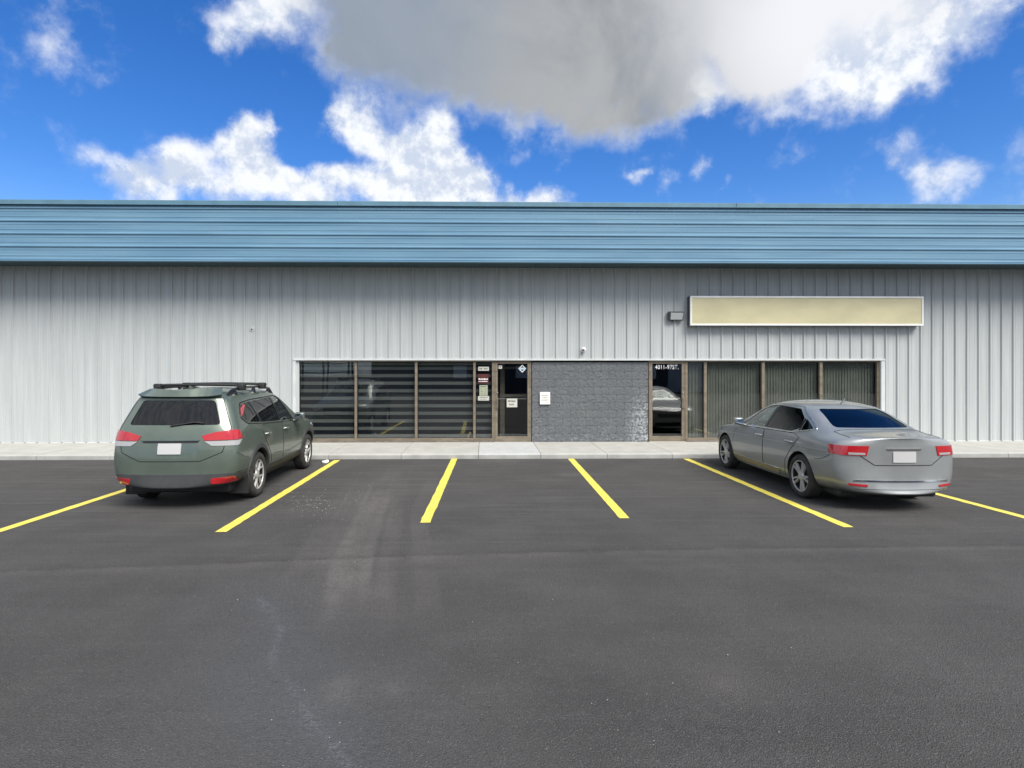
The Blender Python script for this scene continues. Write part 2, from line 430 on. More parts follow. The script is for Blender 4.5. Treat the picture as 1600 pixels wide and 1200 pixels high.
# slight unevenness of the laid mat, none at the far lines
idx = np.arange(nx * ny).reshape(ny, nx)
quads = np.stack([idx[:-1, :-1], idx[:-1, 1:], idx[1:, 1:], idx[1:, :-1]], -1).reshape(-1, 4)
me = bpy.data.meshes.new('asphalt')
me.from_pydata(co.reshape(-1, 3).tolist(), [], quads.tolist())
def g(d, s): return np.exp(-(d / s) ** 2)
rs = np.random.RandomState(3)
dustv = np.zeros(XX.shape); darkv = np.zeros(XX.shape); crackv = np.zeros(XX.shape); bluv = np.zeros(XX.shape)
tracks = [([(575, 740), (545, 800), (515, 880), (495, 940), (478, 990)], .16, .55), ([(610, 735), (580, 800), (552, 870), (540, 940), (525, 985)], .19, .75),
          ([(630, 735), (612, 800), (598, 880), (585, 985)], .06, .5), ([(640, 735), (625, 800), (612, 880), (606, 985)], .06, .6), ([(652, 800), (660, 860), (668, 920), (668, 985)], .10, .5),
          ([(590, 735), (562, 800), (534, 870), (505, 985)], .05, .4), ([(560, 735), (520, 800), (470, 880), (430, 960)], .10, .25)]
def signed(X, Y, pts):
    ys_p = np.array([p[1] for p in pts]); xs_p = np.array([p[0] for p in pts]); o_ = np.argsort(ys_p)
    return X - np.interp(Y, ys_p[o_], xs_p[o_])
def stripes(d, sd_, freq):
    r_ = np.random.RandomState(sd_); n_ = r_.uniform(0, 1, 400)
    return np.interp(d * freq + 200, np.arange(400), n_)
for q, (pl, wd, k) in enumerate(tracks):
    p = gp(pl); d = signed(XX, YY, p)
    end = min(b_ for a_, b_ in p)
    fade = np.clip((YY - end + .25 * (stripes(d, q + 40, 12) - .5)) / .75, 0, 1) * np.clip((12.2 - YY) / 2.5, 0, 1)
    edge = np.clip((wd * 1.25 - np.abs(d)) / .05, 0, 1)
    dustv += k * 1.5 * edge * fade * (.30 + .70 * stripes(d, q, 16)) * (.75 + .25 * np.sin(YY * 2.3 + q))
seam = gp([(0, 893), (350, 880), (500, 874), (650, 868), (800, 864), (950, 860), (1250, 856), (1600, 852)])
d = polydist(XX, YY, seam)
below = YY < np.interp(XX, [p[0] for p in seam], [p[1] for p in seam])
dustv += .45 * g(d, .16) * below; darkv += .5 * g(d, .05) + .22 * g(d, .22) * (~below)
for (u, v, rr, k) in [(925, 862, .22, .6), (1010, 868, .15, .4), (1150, 1165, .5, .45), (1050, 1130, .5, .35), (880, 1130, .35, .3), (620, 990, .3, .25), (940, 1060, .4, .25), (1240, 1120, .4, .3)]:
    c = ground(u, v); darkv += k * g(np.hypot(XX - c.x, (YY - c.y) * 1.6), rr)
for (u, v, rr, k) in [(890, 742, .22, .5), (765, 719, .5, .5), (880, 719, .25, .35), (535, 1065, .10, .8), (525, 1090, .12, .7), (615, 1075, .09, .5), (1135, 1070, .08, .5),
                      (480, 790, .6, .25), (700, 760, .8, .15), (1130, 1070, .25, .2), (1040, 760, 1., .12), (700, 880, 1.1, .12)]:
    c = ground(u, v); dustv += k * g(np.hypot(XX - c.x, YY - c.y), rr)
cr = gp([(406, 936), (428, 962), (440, 985), (430, 1010), (425, 1045), (446, 1062), (468, 1090), (490, 1135), (520, 1165), (548, 1200), (580, 1260)])
d = polydist(XX, YY, cr); crackv += np.clip(1.5 * g(d, .024), 0, 1) * (.55 + .45 * np.sin(YY * 9) ** 2) + .45 * g(d, .11) * np.clip(np.sin(YY * 4.2 + .5), .15, 1)
bluv += .8 * g(d, .45)
c = ground(420, 1080); bluv += .6 * g(np.hypot(XX - c.x, YY - c.y), .8)
for nm, arr in (('dust', dustv), ('dark', darkv), ('crack', crackv), ('bluish', bluv)):
    at_ = me.attributes.new(nm, 'FLOAT', 'POINT'); at_.data.foreach_set('value', np.clip(arr, 0, 1).astype(np.float32).ravel())
me.materials.append(M['asphalt'])
asphalt = link('asphalt', me); tag(asphalt, 'freshly laid dark grey asphalt of the parking lot', kind='structure')

# --- yellow stall lines: paint sheets lying on the asphalt
def stall_line(p0, p1, wdt, label):
    a, c = Vector(p0), Vector(p1); dr = (c - a).normalized(); s = Vector((dr.y, -dr.x, 0))
    bm = B(); n = 44; L = (c - a).length; rows = []
    for i in range(n + 1):
        p = a + dr * L * i / n
        jl = noise.noise(Vector((i * .9, a.x, 1))) * .012; jr = noise.noise(Vector((i * .9, a.x, 7))) * .012
        rows.append((bm.verts.new(p - s * (wdt / 2 + jl) + Vector((0, 0, .004))), bm.verts.new(p + s * (wdt / 2 + jr) + Vector((0, 0, .004)))))
    for q, r2 in zip(rows, rows[1:]): bm.faces.new((q[0], q[1], r2[1], r2[0]))
    for f in bm.faces: f.smooth = True
    me = bpy.data.meshes.new('parking_line'); bm.to_mesh(me); bm.free(); me.materials.append(M['yellow'])
    o = link('parking_line', me, asphalt); tag(o, label)
LN = [((527, 719.3), (396, 800), 'yellow stall line beside the green suv'), ((710, 717), (664, 817), 'yellow stall line left of the middle stall'),
      ((892, 717), (976, 810), 'yellow stall line right of the middle stall'), ((1072, 717), (1250, 792), 'yellow stall line beside the silver sedan')]
for k, (p0, p1, lab) in enumerate(LN):
    a = ground(*p0); c = ground(*p1); dr = (c - a).normalized()
    L = 5.55 / dr.y * abs(dr.y)
    if k in (1, 2): end = c
    else: end = a + dr * 5.75
    stall_line(a + Vector((0, .0, 0)), end, .135, lab)
a = ground(527, 719.3)
stall_line((a.x - 2.66, a.y, 0), (a.x - 2.70, a.y - 5.7, 0), .135, 'yellow stall line on the far side of the green suv')
a = ground(1072, 717)
stall_line((a.x + 2.68, a.y, 0), (a.x + 2.72, a.y - 5.7, 0), .135, 'yellow stall line on the far side of the silver sedan')

# --- sidewalk: separate cast slabs with a kerb edge
sidewalk_bm = B(); box(sidewalk_bm, -16, 16, KERB_Y + .035, W + .3, -.2, KERB_Z - .03)
sidewalk = build('sidewalk', sidewalk_bm, M['mortar'])
tag(sidewalk, 'pale concrete sidewalk along the shop front', kind='structure')
jx = [-1.88, -.14, 1.27, 2.78, 4.26]
while jx[0] > -15: jx.insert(0, jx[0] - 1.62)
while jx[-1] < 15: jx.append(jx[-1] + 1.55)
for i, (x0, x1) in enumerate(zip(jx, jx[1:])):
    bm = B(); gpj = .005; n = 12
    prof = [(KERB_Y, -.05), (KERB_Y, KERB_Z - .03), (KERB_Y + .006, KERB_Z - .012), (KERB_Y + .02, KERB_Z), (KERB_Y + .15, KERB_Z + .003), (KERB_Y + .7, KERB_Z + .009), (KERB_Y + 1.4, KERB_Z + .015), (W + .05, BACK_Z), (W + .05, -.05)]
    cols = []
    for q in range(n + 1):
        x = x0 + gpj + (x1 - x0 - 2 * gpj) * q / n
        wob = noise.noise(Vector((x * 3, 0, 0))) * .006 + noise.noise(Vector((x * 14, 3, 0))) * .003
        cols.append([bm.verts.new((x, y + (wob if k < 4 else 0), z + noise.noise(Vector((x, y, 5))) * .002)) for k, (y, z) in enumerate(prof)])
    for a, c in zip(cols, cols[1:]):
        for k in range(len(prof) - 1):
            f = bm.faces.new((a[k], c[k], c[k + 1], a[k + 1]))
            f.material_index = 1 if k < 2 else 0
    bm.faces.new(cols[0]); bm.faces.new(cols[-1][::-1])
    build('slab', bm, [M['concrete_new'] if abs(x0 + .14) < .01 else M['concrete'], M['kerb']], sidewalk, smooth=40)

# ================================================================== BUILDING
BL = thing('commercial_building', 'long low commercial unit with grey ribbed siding and deep blue metal fascia', 'building', (0, W, 0))
XL, XR = -17.0, 17.0
HEAD_Z = at(770, 562.5, W).z
SOF_Z = at(770, 419, W).z
FY = W - .95
FAS_B = at(770, 408, FY).z; FAS_T = at(770, 317.5, FY).z
SOF_Z = FAS_B + .02
rib0 = at(363.5, 500, W).x; PITCH = .3125
win1_l = at(462, 600, W).x; blk_l = at(830.4, 600, W).x; blk_r = at(1013.5, 600, W).x; win2_r = at(1376, 600, W).x
SILL_Z = at(600, 686, W).z
def siding_profile(x0, nr):
    pts = [(0, 0)]
    for k in range(nr):
        c = (k + .5) * PITCH
        for dx, dy in ((-PITCH / 2 + .06, 0), (-.098, 0), (-.092, .004), (-.074, .004), (-.068, 0), (-.028, 0), (-.015, .036), (.015, .036), (.028, 0), (.068, 0), (.074, .004), (.092, .004), (.098, 0)):
            pts.append((c + dx, dy))
    pts.append((nr * PITCH, 0))
    return [(x0 + x, y) for x, y in pts]
def siding_panel(x0, nr, z0, z1):
    bm = B(); pr = siding_profile(x0, nr)
    zz = [z0, z1]
    vs = [[bm.verts.new((x, W - y, z)) for x, y in pr] for z in zz]
    for k in range(len(pr) - 1): bm.faces.new((vs[0][k], vs[0][k + 1], vs[1][k + 1], vs[1][k]))
    # thickness: return at the bottom and a back sheet
    bk = [[bm.verts.new((pr[0][0], W + .03, z)), bm.verts.new((pr[-1][0], W + .03, z))] for z in zz]
    bm.faces.new((bk[0][0], bk[1][0], bk[1][1], bk[0][1]))
    bm.faces.new([v for v in vs[0]][::-1] + [bk[0][0], bk[0][1]])
    bm.faces.new([v for v in vs[1]] + [bk[1][1], bk[1][0]])
    o = build('siding_panel', bm, M['siding'], BL)
    return o
x = rib0 - PITCH / 2 - PITCH * 3 * 15
while x < XR:
    mid = x + PITCH * 1.5
    xe = x + 3 * PITCH
    lo = BACK_Z + .02
    # split a sheet where the window opening begins or ends
    if xe <= win1_l or x >= win2_r: siding_panel(x, 3, lo, SOF_Z)
    elif x < win1_l < xe or x < win2_r < xe:
        for k in range(3):
            a = x + k * PITCH
            out = (a + PITCH / 2 < win1_l) or (a + PITCH / 2 > win2_r)
            siding_panel(a, 1, lo if out else HEAD_Z, SOF_Z)
    else: siding_panel(x, 3, HEAD_Z, SOF_Z)
    x = xe
# snap openings to the corner trims
bm = B(); box(bm, win1_l - .06, win1_l + .012, W - .045, W + .12, BACK_Z + .012, HEAD_Z - .004)
build('corner_trim', bm, M['trim'], BL)
bm = B(); box(bm, win2_r - .012, win2_r + .09, W - .045, W + .12, BACK_Z + .012, HEAD_Z - .004)
build('corner_trim', bm, M['trim'], BL)
bm = B(); box(bm, win1_l - .06, win2_r + .09, W - .048, W + .10, HEAD_Z - .004, HEAD_Z + .036)
box(bm, win1_l - .06, win2_r + .09, W - .058, W - .048, HEAD_Z - .012, HEAD_Z + .012)
build('drip_trim', bm, M['trim'], BL)
bm = B(); box(bm, win1_l + .015, win2_r - .015, W + .0, W + .10, HEAD_Z - .020, HEAD_Z - .006)
build('header_channel', bm, M['bronze_dark'], BL)
# base flashing left of the windows and right
for (a, c) in ((XL, win1_l - .065), (win2_r + .095, XR)):
    bm = B(); box(bm, a, c, W - .012, W + .06, BACK_Z - .03, BACK_Z + .02); build('base_flashing', bm, M['trim'], BL)
# fascia: horizontally laid sheets
seams = [XL, at(528, 400, FY).x, at(1149, 400, FY).x, XR]
mids = [at(841, 340, FY).x]
vrib = [328, 347.7, 367.4, 387.0]
for k, (a, c) in enumerate(zip(seams, seams[1:])):
    bm = B(); pr = [(FAS_B, .0), (FAS_B + .012, .010), (FAS_B + .030, .010), (FAS_B + .045, 0), (FAS_B + .088, 0), (FAS_B + .093, .006), (FAS_B + .112, .006), (FAS_B + .117, 0)]
    for v in sorted(vrib, reverse=True):
        z = at(770, v, FY).z
        for dz, dy in ((-.098, 0), (-.094, .005), (-.074, .005), (-.070, 0), (-.030, 0), (-.014, .024), (.012, .024), (.034, 0), (.088, 0), (.093, .005), (.112, .005), (.117, 0)):
            if z + dz < FAS_T - .01 and z + dz > pr[-1][0]: pr.append((z + dz, dy))
    pr.append((FAS_T, 0))
    lift = .003 * (k % 2)
    rows = []
    for q in range(9):
        x = a + (c - a) * q / 8
        rows.append([bm.verts.new((x, FY - y - lift + noise.noise(Vector((x * .5, z * 2, k))) * .003, z)) for z, y in pr])
    for r1, r2 in zip(rows, rows[1:]):
        for j in range(len(pr) - 1): bm.faces.new((r1[j], r2[j], r2[j + 1], r1[j + 1]))
    bk = [bm.verts.new((xx, FY + .04, zz)) for xx in (a, c) for zz in (FAS_B, FAS_T)]
    bm.faces.new((bk[0], bk[1], bk[3], bk[2]))
    bm.faces.new([r_[0] for r_ in rows] + [bk[2], bk[0]]); bm.faces.new([r_[-1] for r_ in rows][::-1] + [bk[1], bk[3]])
    bm.faces.new(rows[0] + [bk[1], bk[0]]); bm.faces.new(rows[-1][::-1] + [bk[2], bk[3]])
    build('fascia_panel', bm, M['fascia'], BL)
for k, (a, c) in enumerate(zip(seams, seams[1:])):
    zc = at(770, 322.8, FY).z
    bm = B(); box(bm, a + .002, c - .002, FY - .055, FY + .35, zc, FAS_T + .02, .008)
    box(bm, a + .002, c - .002, FY - .068, FY - .055, zc - .012, zc + .01)
    build('cap_flashing', bm, M['cap'], BL)
    bm = B(); box(bm, a + .002, c - .002, FY - .028, FY + .10, FAS_B - .03, FAS_B - .001)
    build('fascia_drip', bm, M['fascia'], BL)
# soffit boards
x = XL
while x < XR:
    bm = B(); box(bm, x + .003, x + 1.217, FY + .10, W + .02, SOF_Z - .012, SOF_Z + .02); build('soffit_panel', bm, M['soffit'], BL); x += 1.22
# shell of the unit behind the front
bm = B(); box(bm, XL, XR, FY + .045, W + 14, FAS_T - .25, FAS_T - .05); build('roof', bm, M['roof'], BL)
bm = B(); box(bm, XL, XR, W + 13.8, W + 14, 0, FAS_T - .25); build('rear_wall', bm, M['siding'], BL)
for a, c in ((XL, XL + .2), (XR - .2, XR)):
    bm = B(); box(bm, a, c, W + .05, W + 13.8, 0, FAS_T - .25); build('side_wall', bm, M['siding'], BL)
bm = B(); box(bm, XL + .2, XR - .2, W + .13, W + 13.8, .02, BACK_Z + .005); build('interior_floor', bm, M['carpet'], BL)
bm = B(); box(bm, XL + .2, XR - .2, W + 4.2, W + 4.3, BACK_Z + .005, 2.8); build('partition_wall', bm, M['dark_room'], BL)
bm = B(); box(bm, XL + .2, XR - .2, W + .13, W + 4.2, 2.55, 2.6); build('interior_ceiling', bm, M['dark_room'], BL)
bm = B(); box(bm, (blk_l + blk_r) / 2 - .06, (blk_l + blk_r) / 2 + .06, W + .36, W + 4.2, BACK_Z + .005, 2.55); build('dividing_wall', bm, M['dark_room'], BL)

# --- block wall
bm = B(); box(bm, blk_l + .012, blk_r - .012, W + .012, W + .30, BACK_Z - .02, HEAD_Z - .052)
BW = build('block_wall', bm, M['mortar'], BL)
vlines = [562.6, 569.5, 581.2, 593.5, 605.5, 617.5, 629.8, 641.8, 653.5, 666.3, 678.3, 690.0]
course_z = [at(770, v, W).z for v in vlines]; course_z[0] = HEAD_Z - .053; course_z[-1] = BACK_Z + .004
def block_mesh(wd, ht, seed):
    rr = random.Random(seed); bm = B(); nxx, nzz = max(4, int(wd / .03)), max(3, int(ht / .03))
    gr = []
    for j in range(nzz + 1):
        row = []
        for i in range(nxx + 1):
            fx, fz = i / nxx, j / nzz
            e = min(fx * wd, (1 - fx) * wd, fz * ht, (1 - fz) * ht)
            d = 0 if e < 1e-6 else min(1, e / .014) * (.004 + .009 * noise.fractal(Vector((fx * wd * 14 + seed * 7, fz * ht * 14, seed)), .6, 2.2, 4) + .0035 * rr.uniform(-1, 1))
            row.append(bm.verts.new(((fx - .5) * wd, -max(-.004, d), (fz - .5) * ht)))
        gr.append(row)
    for j in range(nzz):
        for i in range(nxx): bm.faces.new((gr[j][i], gr[j][i + 1], gr[j + 1][i + 1], gr[j + 1][i]))
    # sides back into the joint
    ring = gr[0] + [gr[j][-1] for j in range(1, nzz + 1)] + gr[-1][-2::-1] + [gr[j][0] for j in range(nzz - 1, 0, -1)]
    back = [bm.verts.new((v.co.x, .03, v.co.z)) for v in ring]
    for i in range(len(ring)):
        k = (i + 1) % len(ring); bm.faces.new((ring[i], back[i], back[k], ring[k]))
    bm.faces.new(back)
    bmesh.ops.recalc_face_normals(bm, faces=bm.faces)
    me = bpy.data.meshes.new('concrete_block'); bm.to_mesh(me); bm.free(); me.materials.append(M['block'])
    return me
BLKW = .4064; J = .007
x_al = at(820 + 230 / 6.667, 600, W).x
cache = {}
for i in range(len(course_z) - 1):
    zt, zb = course_z[i], course_z[i + 1]
    ht = zt - zb - J
    if ht < .03: continue
    off = 0 if i % 2 == 0 else BLKW / 2
    x = x_al - 6 * BLKW + off - (0 if i % 2 == 0 else 0)
    while x < blk_r:
        a, c = max(x, blk_l + .012), min(x + BLKW, blk_r - .012)
        if c - a > .05:
            key = (round(c - a, 2), round(ht, 2), (i * 3 + int(x * 10)) % 7)
            if key not in cache: cache[key] = block_mesh(c - a - J, ht, hash(key) % 97)
            o = link('concrete_block', cache[key], BW, Vector(((a + c) / 2, W + .012, (zt + zb) / 2)) - OFF[BL.name])
        x += BLKW

# --- windows and doors
FYf, FYb = W + .02, W + .11          # storefront frame depth
PY = W + .062
def frame_bar(bm, x0, x1, z0, z1, y0=None, y1=None): box(bm, x0, x1, y0 or FYf, y1 or FYb, z0, z1, .004)
def U(u, v=620): return at(u, v, W).x
def V(v): return at(790, v, W).z
def storefront(bounds, mull, ztop, zbot, sill):
    """bounds: (left, right); mull: list of (u0,u1) verticals; builds one frame with its panes as sub-parts"""
    bm = B(); xl, xr = bounds
    frame_bar(bm, xl, xr, ztop - .028, ztop); frame_bar(bm, xl, xr, zbot, zbot + .05)
    box(bm, xl, xr, FYf - .03, FYf + .05, BACK_Z + .004, zbot - .001, .004)
    for a, c in mull: frame_bar(bm, a, c, zbot + .051, ztop - .029, FYf - .003)
    fr = build('window_frame', bm, M['bronze'], BL)
    bm = B(); box(bm, xl, xr, FYf - .045, FYf - .0305, BACK_Z + .003, BACK_Z + .03, .003); build('sill_flashing', bm, M['bronze_dark'], fr)
    for (a, c), (a2, c2) in zip(mull, mull[1:]):
        if a2 - c > .08:
            bm = B(); box(bm, c + .004, a2 - .004, PY, PY + .006, zbot + .054, ztop - .031)
            build('glass_pane', bm, M['pane'], fr)
    return fr
Ztop = HEAD_Z - .022; Zbot = V(688.0)
UL = [(462.8, 465.6), (553.6, 557.2), (648, 652), (739.3, 743.2), (768.7, 771.6)]
ml = [(U(a), U(c)) for a, c in UL]
storefront((ml[0][0], ml[-1][1]), ml, Ztop, Zbot, None)
UR = [(1071.5, 1074.8), (1100.6, 1105), (1191, 1195.6), (1281.5, 1286), (1371.5, 1375.5)]
mr = [(U(a), U(c)) for a, c in UR]
storefront((mr[0][0], mr[-1][1]), mr, Ztop, Zbot, None)

def door(x0, x1, label, hinge_right, pull_x, name='door'):
    """jambs are part of the building, the leaf is a door with its own pieces"""
    jw = .03
    bm = B()
    frame_bar(bm, x0, x0 + jw, BACK_Z + .004, Ztop, FYf - .006); frame_bar(bm, x1 - jw, x1, BACK_Z + .004, Ztop, FYf - .006)
    frame_bar(bm, x0 + jw + .001, x1 - jw - .001, Ztop - .025, Ztop, FYf - .006)
    jb = build('door_frame', bm, M['bronze'], BL)
    bm = B(); box(bm, x0 + .01, x1 - .01, FYf - .06, FYb + .03, BACK_Z - .002, BACK_Z + .015, .004); build('threshold', bm, M['steel'], jb)
    a, c = x0 + jw + .004, x1 - jw - .004
    zt, zb = Ztop - .029, BACK_Z + .02
    st, tr_, br = .062, .045, .125
    bm = B()
    y0, y1 = FYf - .002, FYb - .03
    box(bm, a, a + st, y0, y1, zb, zt, .004); box(bm, c - st, c, y0, y1, zb, zt, .004)
    box(bm, a + st + .0005, c - st - .0005, y0, y1, zt - tr_, zt, .004); box(bm, a + st + .0005, c - st - .0005, y0, y1, zb, zb + br, .004)
    d = build(name, bm, M['bronze'], BL); d['label'] = label
    bm = B(); box(bm, a + st + .002, c - st - .002, PY - .01, PY - .004, zb + br + .002, zt - tr_ - .002); build('glass_pane', bm, M['pane'], d)
    # gasket
    bm = B()
    for (p, q, r1, s1) in ((a + st + .001, a + st + .012, zb + br + .001, zt - tr_ - .001), (c - st - .012, c - st - .001, zb + br + .001, zt - tr_ - .001)):
        box(bm, p, q, PY - .018, PY - .012, r1, s1)
    box(bm, a + st + .013, c - st - .013, PY - .018, PY - .012, zb + br + .001, zb + br + .014)
    build('gasket', bm, M['black'], d)
    # pull handle
    zt_h, zb_h = V(621.5), V(638.5)
    bm = B(); tube(bm, [(pull_x, y0 - .002, zt_h), (pull_x, y0 - .055, zt_h - .012), (pull_x, y0 - .062, zt_h - .04), (pull_x, y0 - .062, zb_h + .04), (pull_x, y0 - .055, zb_h + .012), (pull_x, y0 - .002, zb_h)], .013, 8)
    build('pull_handle', bm, M['bronze'], d, smooth=60)
    bm = B(); lathe(bm, [(y0 - .018, .0), (y0 - .018, .018), (y0 - .012, .022), (y0 + .001, .022)], 16, 'y', (pull_x, 0, V(613.5)))
    build('lock_cylinder', bm, M['steel'], d, smooth=40)
    # push bar inside
    bm = B(); box(bm, a + st + .0, c - st - .0, PY + .035, PY + .06, V(624), V(622.6)); build('push_bar', bm, M['steel'], d)
    bm = B()
    hx = c - .004 if hinge_right else a + .004
    for z in (zb + .16, (zb + zt) / 2, zt - .18): lathe(bm, [(z - .05, .009), (z + .05, .009)], 10, 'z', (hx, y0 - .004, 0), True)
    build('hinge', bm, M['steel'], d, smooth=40)
    return d
door(U(771.8), U(830), 'bronze framed glass door with notices, left unit', True, U(777.5))
door(U(1014), U(1071.3), 'bronze framed glass door under the white house number', False, U(1067.5))
# inner vestibule framing seen through the left door
bm = B(); VY = W + .55
x = lambda u: at(u, 620, VY).x
z = lambda v: at(790, v, VY).z
box(bm, x(781.5), x(788.5), VY, VY + .05, BACK_Z + .006, 2.5); box(bm, x(826), x(833), VY, VY + .05, BACK_Z + .006, 2.5)
box(bm, x(788.5) + .001, x(826) - .001, VY + .002, VY + .048, z(620), z(616)); box(bm, x(788.5) + .001, x(826) - .001, VY + .002, VY + .048, z(576.5), z(573))
build('vestibule_frame', bm, M['bronze'], BL)

# ================================================================== BLINDS (hang behind the glass)
BY = W + .17
def zebra(a, c, label):
    th = thing('zebra_blind', label, 'window blind', ((a + c) / 2, BY, Ztop - .04), group='banded roller blinds behind the left windows')
    bm = B(); box(bm, a, c, BY - .03, BY + .05, Ztop - .115, Ztop - .045, .006); build('cassette', bm, M['slat'], th)
    first, per, bh = 584.5, 11.72, 5.0
    meshes = None
    for k in range(-1, 10):
        v0 = first + per * k
        z1, z0 = at(790, v0, BY).z, at(790, v0 + bh, BY).z
        if z1 > Ztop - .12: continue
        if z0 < Zbot + .03: z0 = Zbot + .03
        bm = B(); box(bm, a + .01, c - .01, BY, BY + .003, z0, z1); build('blind_band', bm, M['blind_band'], th)
        s0 = at(790, v0 + per, BY).z
        if k < 9:
            bm = B(); box(bm, a + .012, c - .012, BY + .010, BY + .012, s0 + .002, z0 - .002); build('sheer_band', bm, M['blind_sheer'], th)
    bm = B(); box(bm, a + .008, c - .008, BY - .006, BY + .014, Zbot + .005, Zbot + .028, .004); build('bottom_rail', bm, M['slat'], th)
zebra(ml[0][1], ml[1][0], 'banded grey blind in the window nearest the green suv')
zebra(ml[1][1], ml[2][0], 'banded grey blind in the second window from the left')
zebra(ml[2][1], ml[3][0], 'banded grey blind in the wide window beside the sign-covered sidelight')
zebra(ml[3][1], ml[4][0], 'narrow banded blind in the sidelight with notices, left of the door')
def vertical(a, c, label, sd):
    rr = random.Random(sd)
    th = thing('vertical_blind', label, 'window blind', ((a + c) / 2, BY, Ztop - .04), group='vertical slat blinds behind the right windows')
    bm = B(); box(bm, a, c, BY - .025, BY + .03, Ztop - .075, Ztop - .04, .005); build('head_rail', bm, M['slat'], th)
    n = max(3, int((c - a) / .076)); st = (c - a) / n
    zt, zb = Ztop - .08, Zbot + .045
    me = None
    for k in range(n):
        if me is None:
            bm = B(); hw = .044
            rows = []
            for q in range(5):
                xx = -hw + 2 * hw * q / 4; yy = .008 * (1 - (xx / hw) ** 2)
                rows.append([bm.verts.new((xx, yy + dy, zz)) for dy in (0, .0015) for zz in (0, zb - zt)])
            for p, q in zip(rows, rows[1:]):
                bm.faces.new((p[0], q[0], q[1], p[1])); bm.faces.new((p[2], p[3], q[3], q[2]))
            bmesh.ops.recalc_face_normals(bm, faces=bm.faces)
            me = bpy.data.meshes.new('slat'); bm.to_mesh(me); bm.free(); me.materials.append(M['slat'])
        o = link('slat', me, th, Vector((a + st * (k + .5), BY, zt)) - OFF[th.name])
        o.rotation_euler = (0, 0, R(9) + rr.uniform(-.10, .10))
vertical(mr[0][1], mr[1][0], 'narrow vertical slat blind in the sidelight right of the numbered door', 1)
vertical(mr[1][1], mr[2][0], 'vertical slat blind in the first wide window right of the numbered door', 2)
vertical(mr[2][1], mr[3][0], 'vertical slat blind in the wide window right behind the sedan roof', 3)
vertical(mr[3][1], mr[4][0], 'vertical slat blind in the last window at the right end', 4)

# ================================================================== NOTICES AND SIGNS
def text_mesh(s, h, width=None, bold=0.0):
    cu = bpy.data.curves.new('tmp', 'FONT'); cu.body = s; cu.size = 1; cu.offset = bold; cu.align_x = 'CENTER'; cu.align_y = 'CENTER'
    cu.space_character = 1.08; cu.extrude = 0.0; cu.resolution_u = 3
    o = bpy.data.objects.new('tmp', cu); C.objects.link(o)
    bpy.context.view_layer.update()
    me = bpy.data.meshes.new_from_object(o.evaluated_get(bpy.context.evaluated_depsgraph_get()))
    bpy.data.objects.remove(o)
    bm = B(); bm.from_mesh(me); bpy.data.meshes.remove(me)
    xs = [v.co.x for v in bm.verts]; ys_ = [v.co.y for v in bm.verts]
    cx, cy = (min(xs) + max(xs)) / 2, (min(ys_) + max(ys_)) / 2
    sy = h / (max(ys_) - min(ys_)); sx = width / (max(xs) - min(xs)) if width else sy
    for v in bm.verts: v.co = Vector(((v.co.x - cx) * sx, 0, (v.co.y - cy) * sy))
    return bm
def extrude_y(bm, d):
    r_ = bmesh.ops.extrude_face_region(bm, geom=bm.faces[:])
    for v in r_['geom']:
        if isinstance(v, bmesh.types.BMVert): v.co.y -= d
def text_part(s, center, h, width, mt, parent, bold=0.02, name='lettering'):
    bm = text_mesh(s, h, width, bold); extrude_y(bm, .0015)
    bmesh.ops.translate(bm, vec=center, verts=bm.verts)
    return build(name, bm, mt, parent)
GY = PY - .0015        # outer face of fixed glass
def scribble(bm, x0, x1, z, h, y, rr):
    """a line of print too small to read: irregular marks"""
    xx = x0
    while xx < x1:
        wd = rr.uniform(.010, .028)
        if xx + wd > x1: break
        box(bm, xx, xx + wd, y - .001, y, z - h / 2, z + h / 2 * rr.uniform(.5, 1)); xx += wd + rr.uniform(.006, .012)
def notice(name, label, cat, u0, u1, v0, v1, y, mt, lines=(), inkm=None, seed=0, group=None):
    p, q = at(u0, v0, y), at(u1, v1, y)
    th = thing(name, label, cat, ((p.x + q.x) / 2, y, q.z), group=group)
    bm = B(); box(bm, p.x, q.x, y - .002, y, q.z, p.z); build('sheet', bm, mt, th)
    rr = random.Random(seed); W_, H_ = q.x - p.x, p.z - q.z
    bm = B()
    for (fx0, fx1, fz, fh) in lines: scribble(bm, p.x + W_ * fx0, p.x + W_ * fx1, p.z - H_ * fz, H_ * fh, y - .0022, rr)
    if len(bm.verts): build('print', bm, inkm or M['ink'], th)
    else: bm.free()
    return th, p, q
th, p, q = notice('address_plate', 'small grey number plate at the top of the narrow sidelight', 'sign', 747.2, 764, 573, 579.2, GY, M['paper'], [(.12, .42, .5, .4), (.55, .9, .5, .4)], seed=1)
th, p, q = notice('alarm_sign', 'dark red sign with white lettering in the narrow sidelight', 'sign', 747, 763.5, 584.5, 599.5, GY, M['red_sign'], [(.05, .95, .52, .16), (.05, .95, .76, .09)], M['white_vinyl'], seed=2)
bm = B(); box(bm, p.x, q.x, GY - .003, GY - .0021, q.z, q.z + (p.z - q.z) * .13); build('lower_band', bm, M['red_dark'], th)
notice('hours_sign', 'tall pale sheet with opening hours in the narrow sidelight', 'sign', 749, 762, 601.8, 618.4, GY, M['paper_green'],
       [(.15, .85, .13, .08), (.18, .4, .29, .035), (.65, .85, .29, .035), (.18, .4, .45, .035), (.65, .85, .45, .035), (.18, .4, .6, .035), (.65, .85, .6, .035), (.18, .4, .76, .035), (.65, .85, .76, .035), (.1, .9, .9, .03)], seed=3)
notice('notice_strip', 'wide low notice with two printed lines under the hours sheet', 'sign', 747, 764.2, 619, 625.8, GY, M['paper'], [(.12, .9, .3, .2), (.15, .85, .7, .17)], seed=4)
